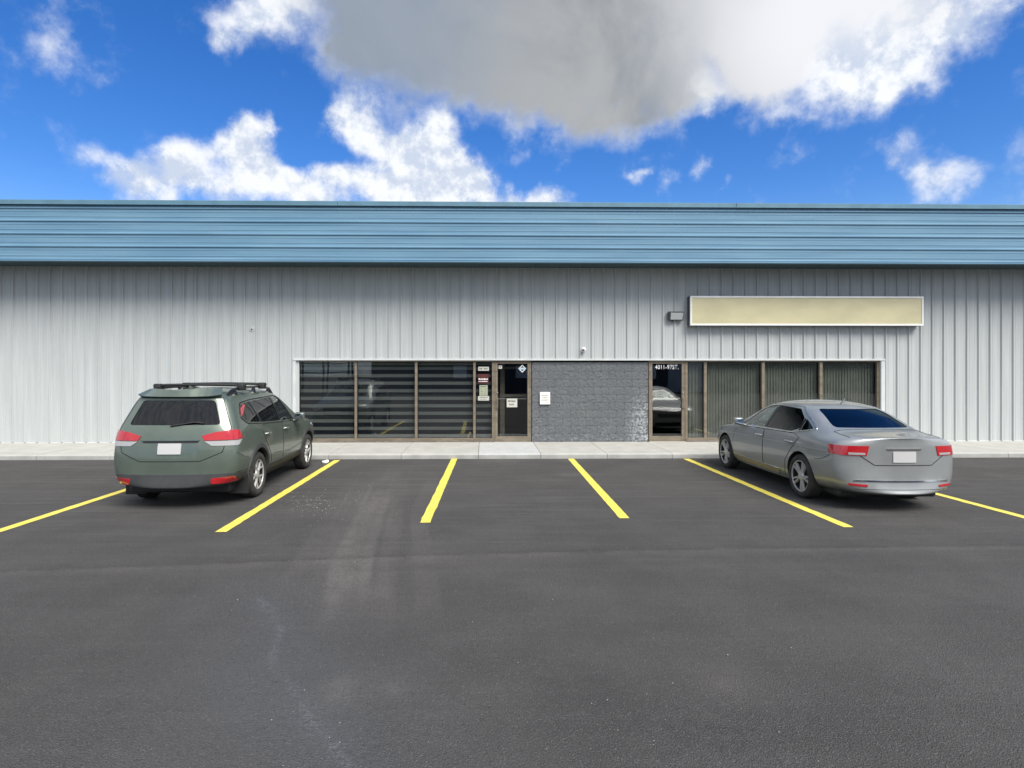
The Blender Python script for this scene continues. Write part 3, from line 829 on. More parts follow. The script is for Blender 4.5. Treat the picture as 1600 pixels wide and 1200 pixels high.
notice('door_notice', 'white paper with two lines taped inside the left glass door', 'sign', 791.8, 808.2, 622.8, 636.3, PY - .0115, M['paper'], [(.12, .88, .28, .2), (.25, .75, .66, .22)], M['ink'], seed=5)
notice('door_sticker', 'small square sticker in the upper left corner of the left door', 'sticker', 779, 784.5, 571, 576.2, PY - .0115, M['paper'], [(.3, .6, .4, .4)], seed=6)
# diamond sticker
cc = at(816.0, 576.0, PY - .0115); hw = .103
th = thing('diamond_sticker', 'pale blue diamond sticker in the upper right of the left door', 'sticker', cc)
bm = B()
def diamond(bm, c, w_, h_, y0, y1):
    a = [bm.verts.new((c.x + dx * w_, y0, c.z + dz * h_)) for dx, dz in ((-1, 0), (0, -1), (1, 0), (0, 1))]
    d2 = [bm.verts.new((v.co.x, y1, v.co.z)) for v in a]
    bm.faces.new(a); bm.faces.new(d2[::-1])
    for i in range(4): bm.faces.new((a[i], d2[i], d2[(i + 1) % 4], a[(i + 1) % 4]))
diamond(bm, cc, hw, hw, cc.y - .0015, cc.y); build('border', bm, M['white_vinyl'], th)
bm = B(); diamond(bm, cc, hw * .74, hw * .74, cc.y - .0028, cc.y - .0016); build('field', bm, M['ink'], th)
bm = B(); box(bm, cc.x - hw * .82, cc.x + hw * .82, cc.y - .004, cc.y - .003, cc.z - .024, cc.z + .026); build('band', bm, M['vinyl_blue'], th)
# house number
p = at(1041.8, 573.6, PY - .0115)
th = thing('house_number', 'white 4011-97ST. lettering at the top of the right glass door', 'lettering', p)
text_part('4011-97ST.', p, at(0, 569.9, W).z - at(0, 577.2, W).z, U(1060.2) - U(1023.4), M['white_vinyl'], th, .012)
# white box on the block wall
SY = W - .045
p, q = at(843.6, 612.7, SY), at(859.6, 632, SY)
th = thing('notice_box', 'white notice box with faded print fixed to the grey block wall', 'sign', ((p.x + q.x) / 2, W, q.z))
bm = B(); box(bm, p.x, q.x, SY, W + .012, q.z, p.z, .006); build('case', bm, M['white'], th)
rr = random.Random(9)
for i, (a0, a1, fz, mt) in enumerate(((.15, .8, .27, M['ink_tan']), (.28, .7, .44, M['ink_olive']), (.15, .8, .63, M['ink_olive']))):
    bm = B(); scribble(bm, p.x + (q.x - p.x) * a0, p.x + (q.x - p.x) * a1, p.z - (p.z - q.z) * fz, .03, SY - .0005, rr); build('print', bm, mt, th)
bm = B(); box(bm, p.x + .03, q.x - .04, SY - .0015, SY - .0005, q.z + .055, q.z + .058); box(bm, p.x + .05, q.x - .05, SY - .0015, SY - .0005, q.z + .035, q.z + .038); build('print', bm, M['ink_tan'], th)

# sign box
SY = W - .24
p, q = at(1078.2, 462.4, SY), at(1443, 509.2, SY)
th = thing('sign_box', 'long blank cream sign box with white frame on the siding', 'sign', ((p.x + q.x) / 2, W - .03, q.z))
fwid = .048
bm = B(); box(bm, p.x, q.x, SY + .02, W - .031, q.z, p.z); build('case', bm, M['darkgrey'], th)
bm = B()
for (a0, a1, z0, z1) in ((p.x, q.x, p.z - fwid, p.z), (p.x, q.x, q.z, q.z + fwid), (p.x, p.x + fwid, q.z + fwid + .0005, p.z - fwid - .0005), (q.x - fwid, q.x, q.z + fwid + .0005, p.z - fwid - .0005)):
    box(bm, a0, a1, SY - .012, SY + .03, z0, z1, .006)
build('frame', bm, M['white'], th)
n = 2
for k in range(n):
    a0 = p.x + fwid + (q.x - p.x - 2 * fwid) * k / n; a1 = p.x + fwid + (q.x - p.x - 2 * fwid) * (k + 1) / n
    bm = B(); box(bm, a0 + .001, a1 - .001, SY + .004, SY + .012, q.z + fwid + .001, p.z - fwid - .001); build('face_panel', bm, M['cream'], th)

# wall pack light
p, q = at(1045.4, 486.8, W - .16), at(1068.3, 500.6, W - .16)
th = thing('wall_light', 'dark grey wall pack light left of the cream sign', 'light fixture', ((p.x + q.x) / 2, W - .03, q.z))
bm = B()
xa, xb, z0, z1 = p.x, q.x, q.z, p.z
prof = [(W - .031, z0 + .01), (W - .10, z0), (W - .13, z0 + .01), (W - .19, z1 - .03), (W - .19, z1), (W - .031, z1 + .01)]
rows = [[bm.verts.new((xx, y, zz)) for y, zz in prof] for xx in (xa, xb)]
for k in range(len(prof)): bm.faces.new((rows[0][k], rows[0][(k + 1) % 6], rows[1][(k + 1) % 6], rows[1][k]))
bm.faces.new(rows[0]); bm.faces.new(rows[1][::-1])
bmesh.ops.bevel(bm, geom=bm.edges[:], offset=.006, segments=2, affect='EDGES')
build('housing', bm, M['darkgrey'], th)
bm = B()
vs = [bm.verts.new(c_) for c_ in ((xa + .045, W - .1345, z0 + .028), (xb - .035, W - .1345, z0 + .028), (xb - .02, W - .196, z1 - .035), (xa + .035, W - .196, z1 - .035))]
f = bm.faces.new(vs); ex = bmesh.ops.extrude_face_region(bm, geom=[f])
for v in ex['geom']:
    if isinstance(v, bmesh.types.BMVert): v.co += Vector((0, -.012, -.006))
build('lens', bm, M['lamp_lens'], th)
bm = B(); lathe(bm, [(z0 - .03, .012), (z0 - .028, .022), (z0 + .006, .026)], 12, 'z', (xa + .11, W - .09, 0), True); build('photocell', bm, M['black'], th, smooth=40)

# dome camera
p = at(911.5, 546.8, W - .08)
th = thing('security_camera', 'small white round security camera above the block wall', 'camera', (p.x, W - .004, p.z))
bm = B(); lathe(bm, [(W - .004, .055), (W - .02, .058), (W - .03, .05)], 20, 'y', (p.x, 0, p.z), True); build('mount', bm, M['white'], th, smooth=40)
bm = B(); bmesh.ops.create_uvsphere(bm, u_segments=20, v_segments=12, radius=.062, matrix=Matrix.Translation((p.x + .01, W - .075, p.z + .012))); build('ball_housing', bm, M['white'], th, smooth=60)
bm = B(); lathe(bm, [(W - .120, .0), (W - .142, .022), (W - .136, .030), (W - .115, .032)], 16, 'y', (p.x - .008, 0, p.z - .006)); build('lens', bm, M['black'], th, smooth=50)

# capped hole in the siding
p = at(394, 514, W)
th = thing('cover_plate', 'small round grey cover plate with a dark screw on the siding', 'cover plate', (p.x, W, p.z))
bm = B(); lathe(bm, [(W - .002, .075), (W - .012, .072), (W - .016, .055), (W - .016, .0)], 20, 'y', (p.x, 0, p.z)); build('plate', bm, M['siding'], th, smooth=40)
bm = B(); lathe(bm, [(W - .014, .020), (W - .03, .016), (W - .032, .0)], 10, 'y', (p.x - .005, 0, p.z - .012)); build('screw', bm, M['black'], th)

# tan bundle standing inside the third window
p = at(733, 684, W + .125)
th = thing('cardboard_tube', 'tan cardboard roll leaning inside the wide window by the mullion', 'cardboard roll', (p.x - .05, W + .135, Zbot + .0))
bm = B(); tube(bm, [(p.x - .04, W + .135, Zbot + .065), (p.x + .05, W + .135, Zbot + .20)], [.045, .035], 10); build('roll', bm, M['tan'], th, smooth=50)

# litter and gravel
p = ground(509, 724)
th = thing('paper_scrap', 'crumpled scrap of white paper on the asphalt by the first yellow line', 'litter', (p.x, p.y, 0))
bm = B(); bmesh.ops.create_icosphere(bm, subdivisions=2, radius=.06)
for v in bm.verts:
    k = 1 + .55 * noise.noise(v.co * 30); v.co = Vector((v.co.x * k * 1.3 + p.x, v.co.y * k + p.y, max(.002, v.co.z * k * .75 + .03)))
build('sheet', bm, M['white'], th)
rr = random.Random(5); bm = B()
def chip_at(x, y, s):
    vs = [bm.verts.new((x + rr.uniform(-s, s), y + rr.uniform(-s, s), rr.uniform(.001, s * 1.2))) for _ in range(5)]
    for a, c_, d in ((0, 1, 2), (0, 2, 3), (0, 3, 4), (1, 2, 4), (2, 3, 4), (0, 1, 4)): bm.faces.new((vs[a], vs[c_], vs[d]))
for _ in range(260):
    u, v = rr.gauss(490, 26), rr.gauss(786, 8)
    if rr.random() < .2: u, v = rr.uniform(470, 640), rr.uniform(755, 830)
    g_ = ground(u, v); chip_at(g_.x, g_.y, rr.uniform(.004, .011))
for _ in range(150):
    u, v = rr.uniform(300, 1300), 720 + 480 * rr.random() ** 1.5
    g_ = ground(u, v); chip_at(g_.x, g_.y, rr.uniform(.003, .006))
build('gravel', bm, M['concrete']); o = bpy.data.objects['gravel']; tag(o, 'scattered pale gravel chips on the asphalt', kind='stuff')

# ================================================================== VEHICLES
def car_paint(name, col, metal=.35, rough=.38):
    m = mat(name, col, rough, metal, coat=.85); t, b = nodes(m)
    P = t.objc(); n_ = t.noise(P, 2.2, 5, .6)
    t.l.new(t.mix(t.rng(n_, .3, .7), tuple(x * .93 for x in col) + (1,), tuple(x * 1.05 for x in col) + (1,)), b.inputs['Base Color'])
    sepn = t.n.new('ShaderNodeSeparateXYZ'); t.l.new(P, sepn.inputs[0])
    t.l.new(t.rng(n_, .3, .7, rough - .05, rough + .08), b.inputs['Roughness'])
    return m
M['suv_paint'] = car_paint('grey_green_metallic_paint', (.118, .150, .122), .40, .36)
M['sedan_paint'] = car_paint('silver_grey_metallic_paint', (.31, .325, .325), .45, .38)
M['cladding'] = vary(mat('grey_black_plastic', (.045, .048, .05), .6), (.045, .048, .05), .15, 6)
M['tyre'] = vary(mat('dusty_rubber', (.036, .035, .034), .9), (.038, .036, .034), .3, 9, bump=.3, bscale=90)
M['alloy'] = mat('machined_alloy', (.50, .50, .49), .38, .35)
M['alloy_dark'] = mat('dark_alloy', (.022, .022, .024), .5, .2)
M['seam'] = mat('dark_gap', (.012, .013, .013), .7)
M['gloss_black'] = mat('gloss_black', (.015, .015, .016), .12)
M['chrome'] = mat('chrome_trim', (.75, .75, .75), .15, 1)
M['lamp_red'] = mat('red_tail_lens', (.42, .012, .018), .14, coat=1)
M['lamp_clear'] = mat('pale_tail_lens', (.36, .36, .36), .15, coat=1)
M['lamp_front'] = mat('clear_headlamp', (.55, .58, .6), .1, .3, coat=1)
M['mirror'] = mat('mirror_glass', (.75, .8, .8), .04, 1)
M['seat'] = mat('black_upholstery', (.03, .03, .032), .8)
M['plate'] = mat('plain_plate', (.50, .50, .50), .4)
M['gold_trim'] = mat('reflective_lower_moulding', (.40, .36, .27), .38, .7)

def evaluated(o):
    bpy.context.view_layer.update()
    return bpy.data.meshes.new_from_object(o.evaluated_get(bpy.context.evaluated_depsgraph_get()))

def make_body(rings, mats_j, bow_r, bow_f, mats, sub=3):
    """rings: stations rear to front, each 9 points (x, y, z) from bottom centre to roof centre (right half)"""
    bm = B(); NJ = len(rings[0]); ringv = []
    for rg in rings:
        right = [bm.verts.new(p) for p in rg]
        left = [right[0]] + [bm.verts.new((-p[0], p[1], p[2])) for p in rg[1:-1]] + [right[-1]]
        ringv.append((right, left))
    cl = bm.edges.layers.float.new('crease_edge')
    for (r0, l0), (r1, l1) in zip(ringv, ringv[1:]):
        for j in range(NJ - 1):
            f = bm.faces.new((r0[j], r1[j], r1[j + 1], r0[j + 1])); f.material_index = mats_j(j)
            f = bm.faces.new((l0[j + 1], l1[j + 1], l1[j], l0[j])); f.material_index = mats_j(j)
    for (rr_, ll), bow in ((ringv[0], bow_r), (ringv[-1], bow_f)):
        mid = [rr_[0]] + [bm.verts.new((0, (rr_[j].co.y) + bow[j], rr_[j].co.z)) for j in range(1, NJ - 1)] + [rr_[-1]]
        for j in range(NJ - 1):
            for s in (rr_, ll):
                vs = [s[j], mid[j], mid[j + 1], s[j + 1]]
                u_ = []
                for v in vs:
                    if v not in u_: u_.append(v)
                f = bm.faces.new(u_); f.material_index = mats_j(j)
    bmesh.ops.recalc_face_normals(bm, faces=bm.faces)
    me = bpy.data.meshes.new('tmp'); bm.to_mesh(me); bm.free()
    for m_ in mats: me.materials.append(m_)
    o = bpy.data.objects.new('tmp', me); C.objects.link(o)
    sb = o.modifiers.new('s', 'SUBSURF'); sb.levels = sub; sb.render_levels = sub
    m2 = evaluated(o); bpy.data.objects.remove(o)
    return m2

class Car:
    def __init__(s, name, label, cat, loc, rz, skin, mats):
        s.th = thing(name, label, cat, loc, rz)
        s.skin = skin; s.mats = mats
        bm = B(); bm.from_mesh(skin); s.bvh = BVHTree.FromBMesh(bm); bm.free()
        s.cut = []
    def hit(s, axis, a, b_, side=1):
        """axis 'x': (y,z) from side*4;  'r': (x,z) from the rear; 'f': (x,z) from the front; 't': (x,y) from above"""
        if axis == 'x': o, d = Vector((side * 4, a, b_)), Vector((-side, 0, 0))
        elif axis == 'r': o, d = Vector((a, -6, b_)), Vector((0, 1, 0))
        elif axis == 'f': o, d = Vector((a, 6, b_)), Vector((0, -1, 0))
        else: o, d = Vector((a, b_, 5)), Vector((0, 0, -1))
        p, nrm, i, dist = s.bvh.ray_cast(o, d)
        return p, nrm, d
    def patch_bm(s, bm, poly, axis, off=.003, thick=.004, side=1, step=.06, mi=0, dome=0):
        t2 = B()
        vs = [t2.verts.new((a, b_, 0)) for a, b_ in poly]; t2.faces.new(vs)
        xs_ = [p[0] for p in poly]; ys_ = [p[1] for p in poly]
        for k, (lo, hi) in enumerate(((min(xs_), max(xs_)), (min(ys_), max(ys_)))):
            n_ = max(1, int((hi - lo) / step))
            for i in range(1, n_):
                co_ = Vector((0, 0, 0)); co_[k] = lo + (hi - lo) * i / n_; no = Vector((0, 0, 0)); no[k] = 1
                bmesh.ops.bisect_plane(t2, geom=t2.verts[:] + t2.edges[:] + t2.faces[:], plane_co=co_, plane_no=no)
        mp_o, mp_i = {}, {}
        for v in t2.verts:
            p, nrm, d = s.hit(axis, v.co.x, v.co.y, side)
            if p is None: continue
            if nrm.dot(d) > 0: nrm = -nrm
            mp_o[v.index if False else v] = bm.verts.new(p + nrm * off); mp_i[v] = bm.verts.new(p + nrm * (off - thick))
        cnt = {}
        for f in t2.faces:
            if all(v in mp_o for v in f.verts):
                a = bm.faces.new([mp_o[v] for v in f.verts]); a.material_index = mi; a.smooth = True
                a = bm.faces.new([mp_i[v] for v in f.verts][::-1]); a.material_index = mi
                for e in f.edges: cnt[e] = cnt.get(e, 0) + 1
        for e, k in cnt.items():
            if k == 1:
                a, c_ = e.verts
                q = bm.faces.new((mp_o[a], mp_o[c_], mp_i[c_], mp_i[a])); q.material_index = mi
        t2.free()
    def patch(s, name, poly, axis, mt, parent=None, sides=(1,), **kw):
        for sd_ in sides:
            bm = B(); pl = poly if axis == 'x' else [(a * sd_, b_) for a, b_ in poly]
            s.patch_bm(bm, pl, axis, side=sd_, **kw)
            o = build(name, bm, mt, parent or s.th, world=False, smooth=35)
        return o
    def line_bm(s, bm, pts, axis, r=.004, off=0, side=1, step=.04, closed=False):
        pts = list(pts) + ([pts[0]] if closed else [])
        out = []
        for (a, b_), (c_, d) in zip(pts, pts[1:]):
            n_ = max(1, int(math.hypot(c_ - a, d - b_) / step))
            for i in range(n_):
                out.append((a + (c_ - a) * i / n_, b_ + (d - b_) * i / n_))
        out.append(pts[-1]); w3 = []
        for a, b_ in out:
            p, nrm, d = s.hit(axis, a, b_, side)
            if p is None: continue
            if nrm.dot(d) > 0: nrm = -nrm
            w3.append(p + nrm * off)
        if len(w3) > 1: tube(bm, w3, r, 6)
    def lines(s, name, lst, axis, mt, parent=None, sides=(1, -1), **kw):
        for pts in lst:
            for sd_ in sides:
                bm = B(); pl = pts if axis == 'x' else [(a * sd_, b_) for a, b_ in pts]
                s.line_bm(bm, pl, axis, side=sd_, **kw)
                if len(bm.verts): o = build(name, bm, mt, parent or s.th, world=False, smooth=60)
                else: bm.free()
    def prism(s, poly, axis, lo, hi):
        """cutter solid: poly in the axis plane, between lo and hi along the axis"""
        bm = B()
        def P3(a, b_, k):
            return (k, a, b_) if axis == 'x' else (a, k, b_)
        v0 = [bm.verts.new(P3(a, b_, lo)) for a, b_ in poly]; v1 = [bm.verts.new(P3(a, b_, hi)) for a, b_ in poly]
        bm.faces.new(v0[::-1]); bm.faces.new(v1)
        for i in range(len(poly)): bm.faces.new((v0[i], v0[(i + 1) % len(poly)], v1[(i + 1) % len(poly)], v1[i]))
        bmesh.ops.recalc_face_normals(bm, faces=bm.faces)
        for f in bm.faces: f.material_index = 2
        s.cut.append(bm)
    def arch(s, y, z, r, x0):
        for sd_ in (1, -1):
            bm = B(); lathe(bm, [(sd_ * x0, r), (sd_ * 1.3, r)], 48, 'x', (0, y, z), True)
            bmesh.ops.recalc_face_normals(bm, faces=bm.faces)
            for f in bm.faces: f.material_index = 3
            s.cut.append(bm)
    def finish(s):
        me = s.skin.copy(); o = bpy.data.objects.new('tmp', me); C.objects.link(o)
        tmp = []
        for i, bm in enumerate(s.cut):
            cm = bpy.data.meshes.new('cut'); bm.to_mesh(cm); bm.free()
            for m_ in s.mats: cm.materials.append(m_)
            co_ = bpy.data.objects.new('cut', cm); C.objects.link(co_); tmp.append(co_)
            md = o.modifiers.new('b%d' % i, 'BOOLEAN'); md.operation = 'DIFFERENCE'; md.solver = 'EXACT'; md.object = co_
            md.material_mode = 'INDEX'
        res = evaluated(o)
        for t_ in tmp + [o]: bpy.data.objects.remove(t_)
        names = ['body', 'lower_cladding', 'cabin', 'wheel_well']
        for k, nm in enumerate(names):
            bm = B(); bm.from_mesh(res)
            kill = [f for f in bm.faces if f.material_index != k]
            if len(kill) == len(bm.faces): bm.free(); continue
            bmesh.ops.delete(bm, geom=kill, context='FACES')
            for f in bm.faces: f.material_index = 0
            if k == 3:
                for qx in (1, -1):
                    for qy in (1, -1):
                        b2 = bm.copy(); bmesh.ops.delete(b2, geom=[f for f in b2.faces if f.calc_center_median().x * qx < 0 or f.calc_center_median().y * qy < 0], context='FACES')
                        if len(b2.faces):
                            me2 = bpy.data.meshes.new(nm); b2.to_mesh(me2); me2.materials.append(s.mats[k]); link(nm, me2, s.th)
                        b2.free()
                bm.free(); continue
            me2 = bpy.data.meshes.new(nm); bm.to_mesh(me2); bm.free(); me2.materials.append(s.mats[k])
            if k < 2: me2.shade_smooth(); me2.set_sharp_from_angle(angle=R(50))
            link(nm, me2, s.th)
    def part(s, name, bm, mt, parent=None, smooth=40): return build(name, bm, mt, parent or s.th, world=False, smooth=smooth)

def wheel_meshes(rad, wid, rim_r, style):
    bm = B(); hw = wid / 2
    prof = [(-hw + .02, rim_r), (-hw, rim_r + .015), (-hw, rad - .055), (-hw + .012, rad - .02), (-hw + .035, rad - .003), (-hw + .06, rad), (hw - .06, rad), (hw - .035, rad - .003), (hw - .012, rad - .02), (hw, rad - .055), (hw, rim_r + .015), (hw - .02, rim_r)]
    lathe(bm, prof, 48, 'x')
    bmesh.ops.recalc_face_normals(bm, faces=bm.faces)
    for f in bm.faces: f.smooth = True
    ty = bpy.data.meshes.new('tyre'); bm.to_mesh(ty); bm.free(); ty.materials.append(M['tyre'])
    bm = B()
    f0 = hw - .012
    lathe(bm, [(f0 - .016, rim_r - .017), (f0 - .004, rim_r - .014), (f0, rim_r - .004), (f0 - .004, rim_r + .002), (f0 - .03, rim_r + .001)], 48, 'x')
    def spoke(a0, r0, a1, r1, w0, w1, x0, x1, th=.03):
        vs = []
        for (a, r_, ww, xx) in ((a0, r0, w0, x0), (a1, r1, w1, x1)):
            c_ = Vector((0, math.cos(a) * r_, math.sin(a) * r_)); tg = Vector((0, -math.sin(a), math.cos(a)))
            for sgn in (-1, 1):
                for (dx, kk) in ((0, .55), (-th, 1)): vs.append(bm.verts.new(c_ + tg * sgn * ww * kk + Vector((xx + dx, 0, 0))))
        a, b_ = vs[:4], vs[4:]
        for q in ((a[0], b_[0], b_[2], a[2]), (a[0], a[1], b_[1], b_[0]), (a[2], b_[2], b_[3], a[3]), (a[1], a[3], b_[3], b_[1])): bm.faces.new(q)
    hub = .062
    for k in range(5):
        a = math.pi / 2 + k * 2 * math.pi / 5
        if style == 'y':
            spoke(a, hub - .02, a, rim_r * .50, .024, .017, f0 - .012, f0 - .010)
            for sg in (-1, 1): spoke(a + sg * .02, rim_r * .46, a + sg * .30, rim_r - .012, .014, .013, f0 - .011, f0 - .008)
        else:
            for sg in (-1, 1): spoke(a + sg * .17, hub - .01, a + sg * .17, rim_r - .010, .015, .020, f0 - .014, f0 - .006)
            spoke(a, hub - .01, a, rim_r * .45, .03, .012, f0 - .02, f0 - .03)
    lathe(bm, [(f0 - .03, hub + .012), (f0 - .012, hub), (f0 - .008, .034), (f0 - .004, .030), (f0 - .004, .0)], 24, 'x')
    bmesh.ops.recalc_face_normals(bm, faces=bm.faces)
    rm = bpy.data.meshes.new('rim'); bm.to_mesh(rm); bm.free(); rm.materials.append(M['alloy'])
    rm.shade_smooth(); rm.set_sharp_from_angle(angle=R(35))
    bm = B(); lathe(bm, [(f0 - .065, .0), (f0 - .065, rim_r - .03)], 40, 'x')
    lathe(bm, [(f0 - .14, rim_r - .035), (f0 - .02, rim_r - .022), (f0 - .0165, rim_r - .0165)], 48, 'x')
    br = bpy.data.meshes.new('brake_disc'); bm.to_mesh(br); bm.free(); br.materials.append(M['alloy_dark'])
    return ty, rm, br
def put_wheels(car, meshes, xo, rad, ya):
    ty, rm, br = meshes
    for y in ya:
        for sd_ in (1, -1):
            o = link('wheel', br, car.th, (sd_ * xo, y, rad)); o.rotation_euler = (random.uniform(0, 1.2) * sd_, 0, 0 if sd_ > 0 else math.pi)
            link('tyre', ty, o); link('rim', rm, o)
def rounded(poly, r=.03, n=3):
    out = []
    N = len(poly)
    for i, p in enumerate(poly):
        a = Vector(poly[i - 1]); p = Vector(p); b_ = Vector(poly[(i + 1) % N])
        d1, d2 = (a - p), (b_ - p); rr_ = min(r, d1.length * .45, d2.length * .45)
        q1, q2 = p + d1.normalized() * rr_, p + d2.normalized() * rr_
        for k in range(n + 1):
            t_ = k / n; out.append(tuple(q1 * (1 - t_) ** 2 + p * 2 * t_ * (1 - t_) + q2 * t_ ** 2))
    return out
def seats(car, rows_, zb, zt, xo=.36):
    for (y, wd) in rows_:
        for sd_ in (-1, 1):
            bm = B(); box(bm, sd_ * xo - wd / 2, sd_ * xo + wd / 2, y - .06, y + .06, zb, zt - .17, .04, 2)
            box(bm, sd_ * xo - .13, sd_ * xo + .13, y - .05, y + .03, zt - .14, zt + .02, .04, 2)
            car.part('seat_back', bm, M['seat'])

# ------------------------------------------------------------------ green SUV
def build_suv():
    ra = ground(407, 776); fa = ground(478, 730)
    mid = Vector((-3.57 - .90, (ra.y + fa.y) / 2 - .06, 0))
    dirv = Vector((-.06, 2.67)); rz = math.atan2(.05, 2.67)
    rings = [
        [(0, -2.32, .32), (.70, -2.27, .32), (.83, -2.24, .50), (.865, -2.24, .76), (.835, -2.19, 1.06), (.795, -2.16, 1.17), (.665, -2.00, 1.53), (.57, -1.99, 1.63), (0, -2.05, 1.665)],
        [(0, -2.1, .28), (.78, -2.08, .29), (.905, -2.02, .49), (.915, -2.02, .76), (.885, -2.0, 1.06), (.845, -1.98, 1.17), (.69, -1.86, 1.54), (.58, -1.86, 1.65), (0, -1.88, 1.685)],
        [(0, -1.7, .24), (.80, -1.7, .26), (.915, -1.7, .46), (.925, -1.7, .76), (.895, -1.68, 1.05), (.86, -1.68, 1.155), (.705, -1.60, 1.55), (.585, -1.60, 1.67), (0, -1.60, 1.71)],
        [(0, -1.0, .22), (.80, -1.0, .24), (.895, -1.0, .40), (.908, -1.0, .74), (.885, -1.05, 1.02), (.86, -1.08, 1.105), (.715, -1.08, 1.55), (.59, -1.08, 1.68), (0, -1.08, 1.725)],
        [(0, -.2, .22), (.80, -.2, .24), (.885, -.2, .38), (.905, -.2, .72), (.885, -.28, 1.0), (.86, -.32, 1.065), (.72, -.35, 1.545), (.59, -.35, 1.68), (0, -.35, 1.73)],
        [(0, .4, .22), (.80, .4, .24), (.885, .4, .38), (.905, .4, .72), (.885, .38, .98), (.86, .34, 1.04), (.715, .14, 1.51), (.58, .06, 1.65), (0, .12, 1.705)],
        [(0, .9, .22), (.80, .9, .24), (.885, .9, .38), (.905, .9, .72), (.89, .86, .965), (.865, .80, 1.03), (.75, .62, 1.295), (.62, .55, 1.41), (0, .63, 1.46)],
        [(0, 1.2, .22), (.80, 1.2, .26), (.89, 1.2, .44), (.91, 1.2, .74), (.89, 1.15, .96), (.865, 1.1, 1.02), (.77, 1.03, 1.095), (.62, 1.02, 1.125), (0, 1.10, 1.15)],
        [(0, 1.7, .22), (.76, 1.7, .28), (.885, 1.68, .48), (.905, 1.68, .74), (.865, 1.7, .94), (.82, 1.7, .985), (.70, 1.7, 1.025), (.55, 1.7, 1.05), (0, 1.72, 1.075)],
        [(0, 2.05, .22), (.70, 2.0, .26), (.84, 1.95, .48), (.86, 1.96, .72), (.80, 1.97, .90), (.75, 1.98, .935), (.62, 2.0, .965), (.5, 2.02, .98), (0, 2.08, 1.0)],
        [(0, 2.26, .26), (.60, 2.14, .27), (.73, 2.08, .46), (.74, 2.09, .70), (.70, 2.08, .84), (.66, 2.09, .88), (.56, 2.11, .905), (.45, 2.13, .92), (0, 2.20, .935)],
    ]
    mats = [M['suv_paint'], M['cladding'], M['dark_room'], M['black']]
    skin = make_body(rings, lambda j: 1 if j < 2 else 0, [0, -.10, -.10, -.11, -.10, -.09, -.07, -.06, 0], [0, .13, .14, .15, .13, .12, .10, .08, 0], mats)
    c = Car('suv', 'dusty green suv with black roof rails parked nose to the shop', 'car', mid, rz, skin, mats)
    # openings
    front_w = rounded([(.46, 1.07), (-.13, 1.10), (-.27, 1.515), (-.04, 1.525), (.11, 1.475)], .03)
    rear_w = rounded([(-.20, 1.102), (-1.06, 1.15), (-1.24, 1.50), (-.34, 1.52)], .03)
    quart_w = rounded([(-1.14, 1.158), (-1.66, 1.20), (-1.80, 1.28), (-1.66, 1.46), (-1.31, 1.495)], .04)
    for pl in (front_w, rear_w, quart_w): c.prism(pl, 'x', -2, 2)
    wind = [(.62, 1.17), (-.62, 1.17), (-.52, 1.565), (.52, 1.565)]
    tail = rounded([(.64, 1.20), (-.64, 1.20), (-.51, 1.545), (.51, 1.545)], .05)
    c.prism(wind, 'y', -.6, 3); c.prism(tail, 'y', -4, -1.2)
    for y in (-1.335, 1.335): c.arch(y, .37, .405, .62)
    c.finish()
    # glass
    gl = dict(off=-.006, thick=.003)
    c.patch('front_side_window', front_w, 'x', M['car_glass'], sides=(1, -1), **gl)
    c.patch('rear_side_window', rear_w, 'x', M['car_tint'], sides=(1, -1), **gl)
    c.patch('quarter_window', quart_w, 'x', M['car_tint'], sides=(1, -1), **gl)
    c.patch('windshield', wind, 'f', M['car_glass'], **gl)
    tg = c.patch('rear_window', tail, 'r', M['car_tint'], **gl)
    bm = B(); c.line_bm(bm, [(-.02, 1.185), (.30, 1.235), (.42, 1.22)], 'r', r=.010, off=.016)
    c.part('wiper', bm, M['black'])
    # dark surround between the side windows
    c.patch('window_pillar', [(-.135, 1.10), (-.195, 1.102), (-.335, 1.52), (-.275, 1.518)], 'x', M['gloss_black'], sides=(1, -1), off=.002)
    c.patch('window_pillar', [(-1.065, 1.15), (-1.135, 1.158), (-1.305, 1.495), (-1.245, 1.50)], 'x', M['gloss_black'], sides=(1, -1), off=.002)
    outline = [(.50, 1.055), (-.2, 1.085), (-1.1, 1.135), (-1.68, 1.18), (-1.84, 1.28), (-1.67, 1.485), (-1.25, 1.52), (-.04, 1.545), (.13, 1.49)]
    c.lines('window_seal', [rounded(outline, .05)], 'x', M['gloss_black'], r=.012, off=-.002, closed=True)
    c.patch('sticker', rounded([(-1.58, 1.463), (-1.73, 1.40), (-1.80, 1.30), (-1.72, 1.315), (-1.64, 1.37), (-1.50, 1.45)], .02), 'x', M['lamp_red'], sides=(1,), off=.003, thick=.003)
    # doors
    fd = [(.94, .50), (.94, .80), (.66, 1.03), (-.14, 1.07), (-.19, .98), (-.19, .46), (.80, .46)]
    rd = [(-.205, .46), (-.205, 1.07), (-1.10, 1.115), (-1.15, 1.0), (-1.02, .82), (-.82, .60), (-.76, .46)]
    for pl, hy in ((fd, -.06), (rd, -.98)):
        for sd_ in (1, -1):
            bm = B(); c.patch_bm(bm, pl, 'x', side=sd_, off=.003, thick=.004); d = c.part('door', bm, M['suv_paint'])
            p, nrm, _ = c.hit('x', hy, .955, sd_)
            bm = B(); tube(bm, [p + nrm * .002 + Vector((0, .09, 0)), p + nrm * .036 + Vector((0, .07, .004)), p + nrm * .04, p + nrm * .036 + Vector((0, -.07, .004)), p + nrm * .002 + Vector((0, -.09, 0))], [.014, .017, .018, .017, .014], 8)
            c.part('door_handle', bm, M['suv_paint'], d)
    c.lines('door_gap', [fd, rd], 'x', M['seam'], r=.005, off=.0, closed=True)
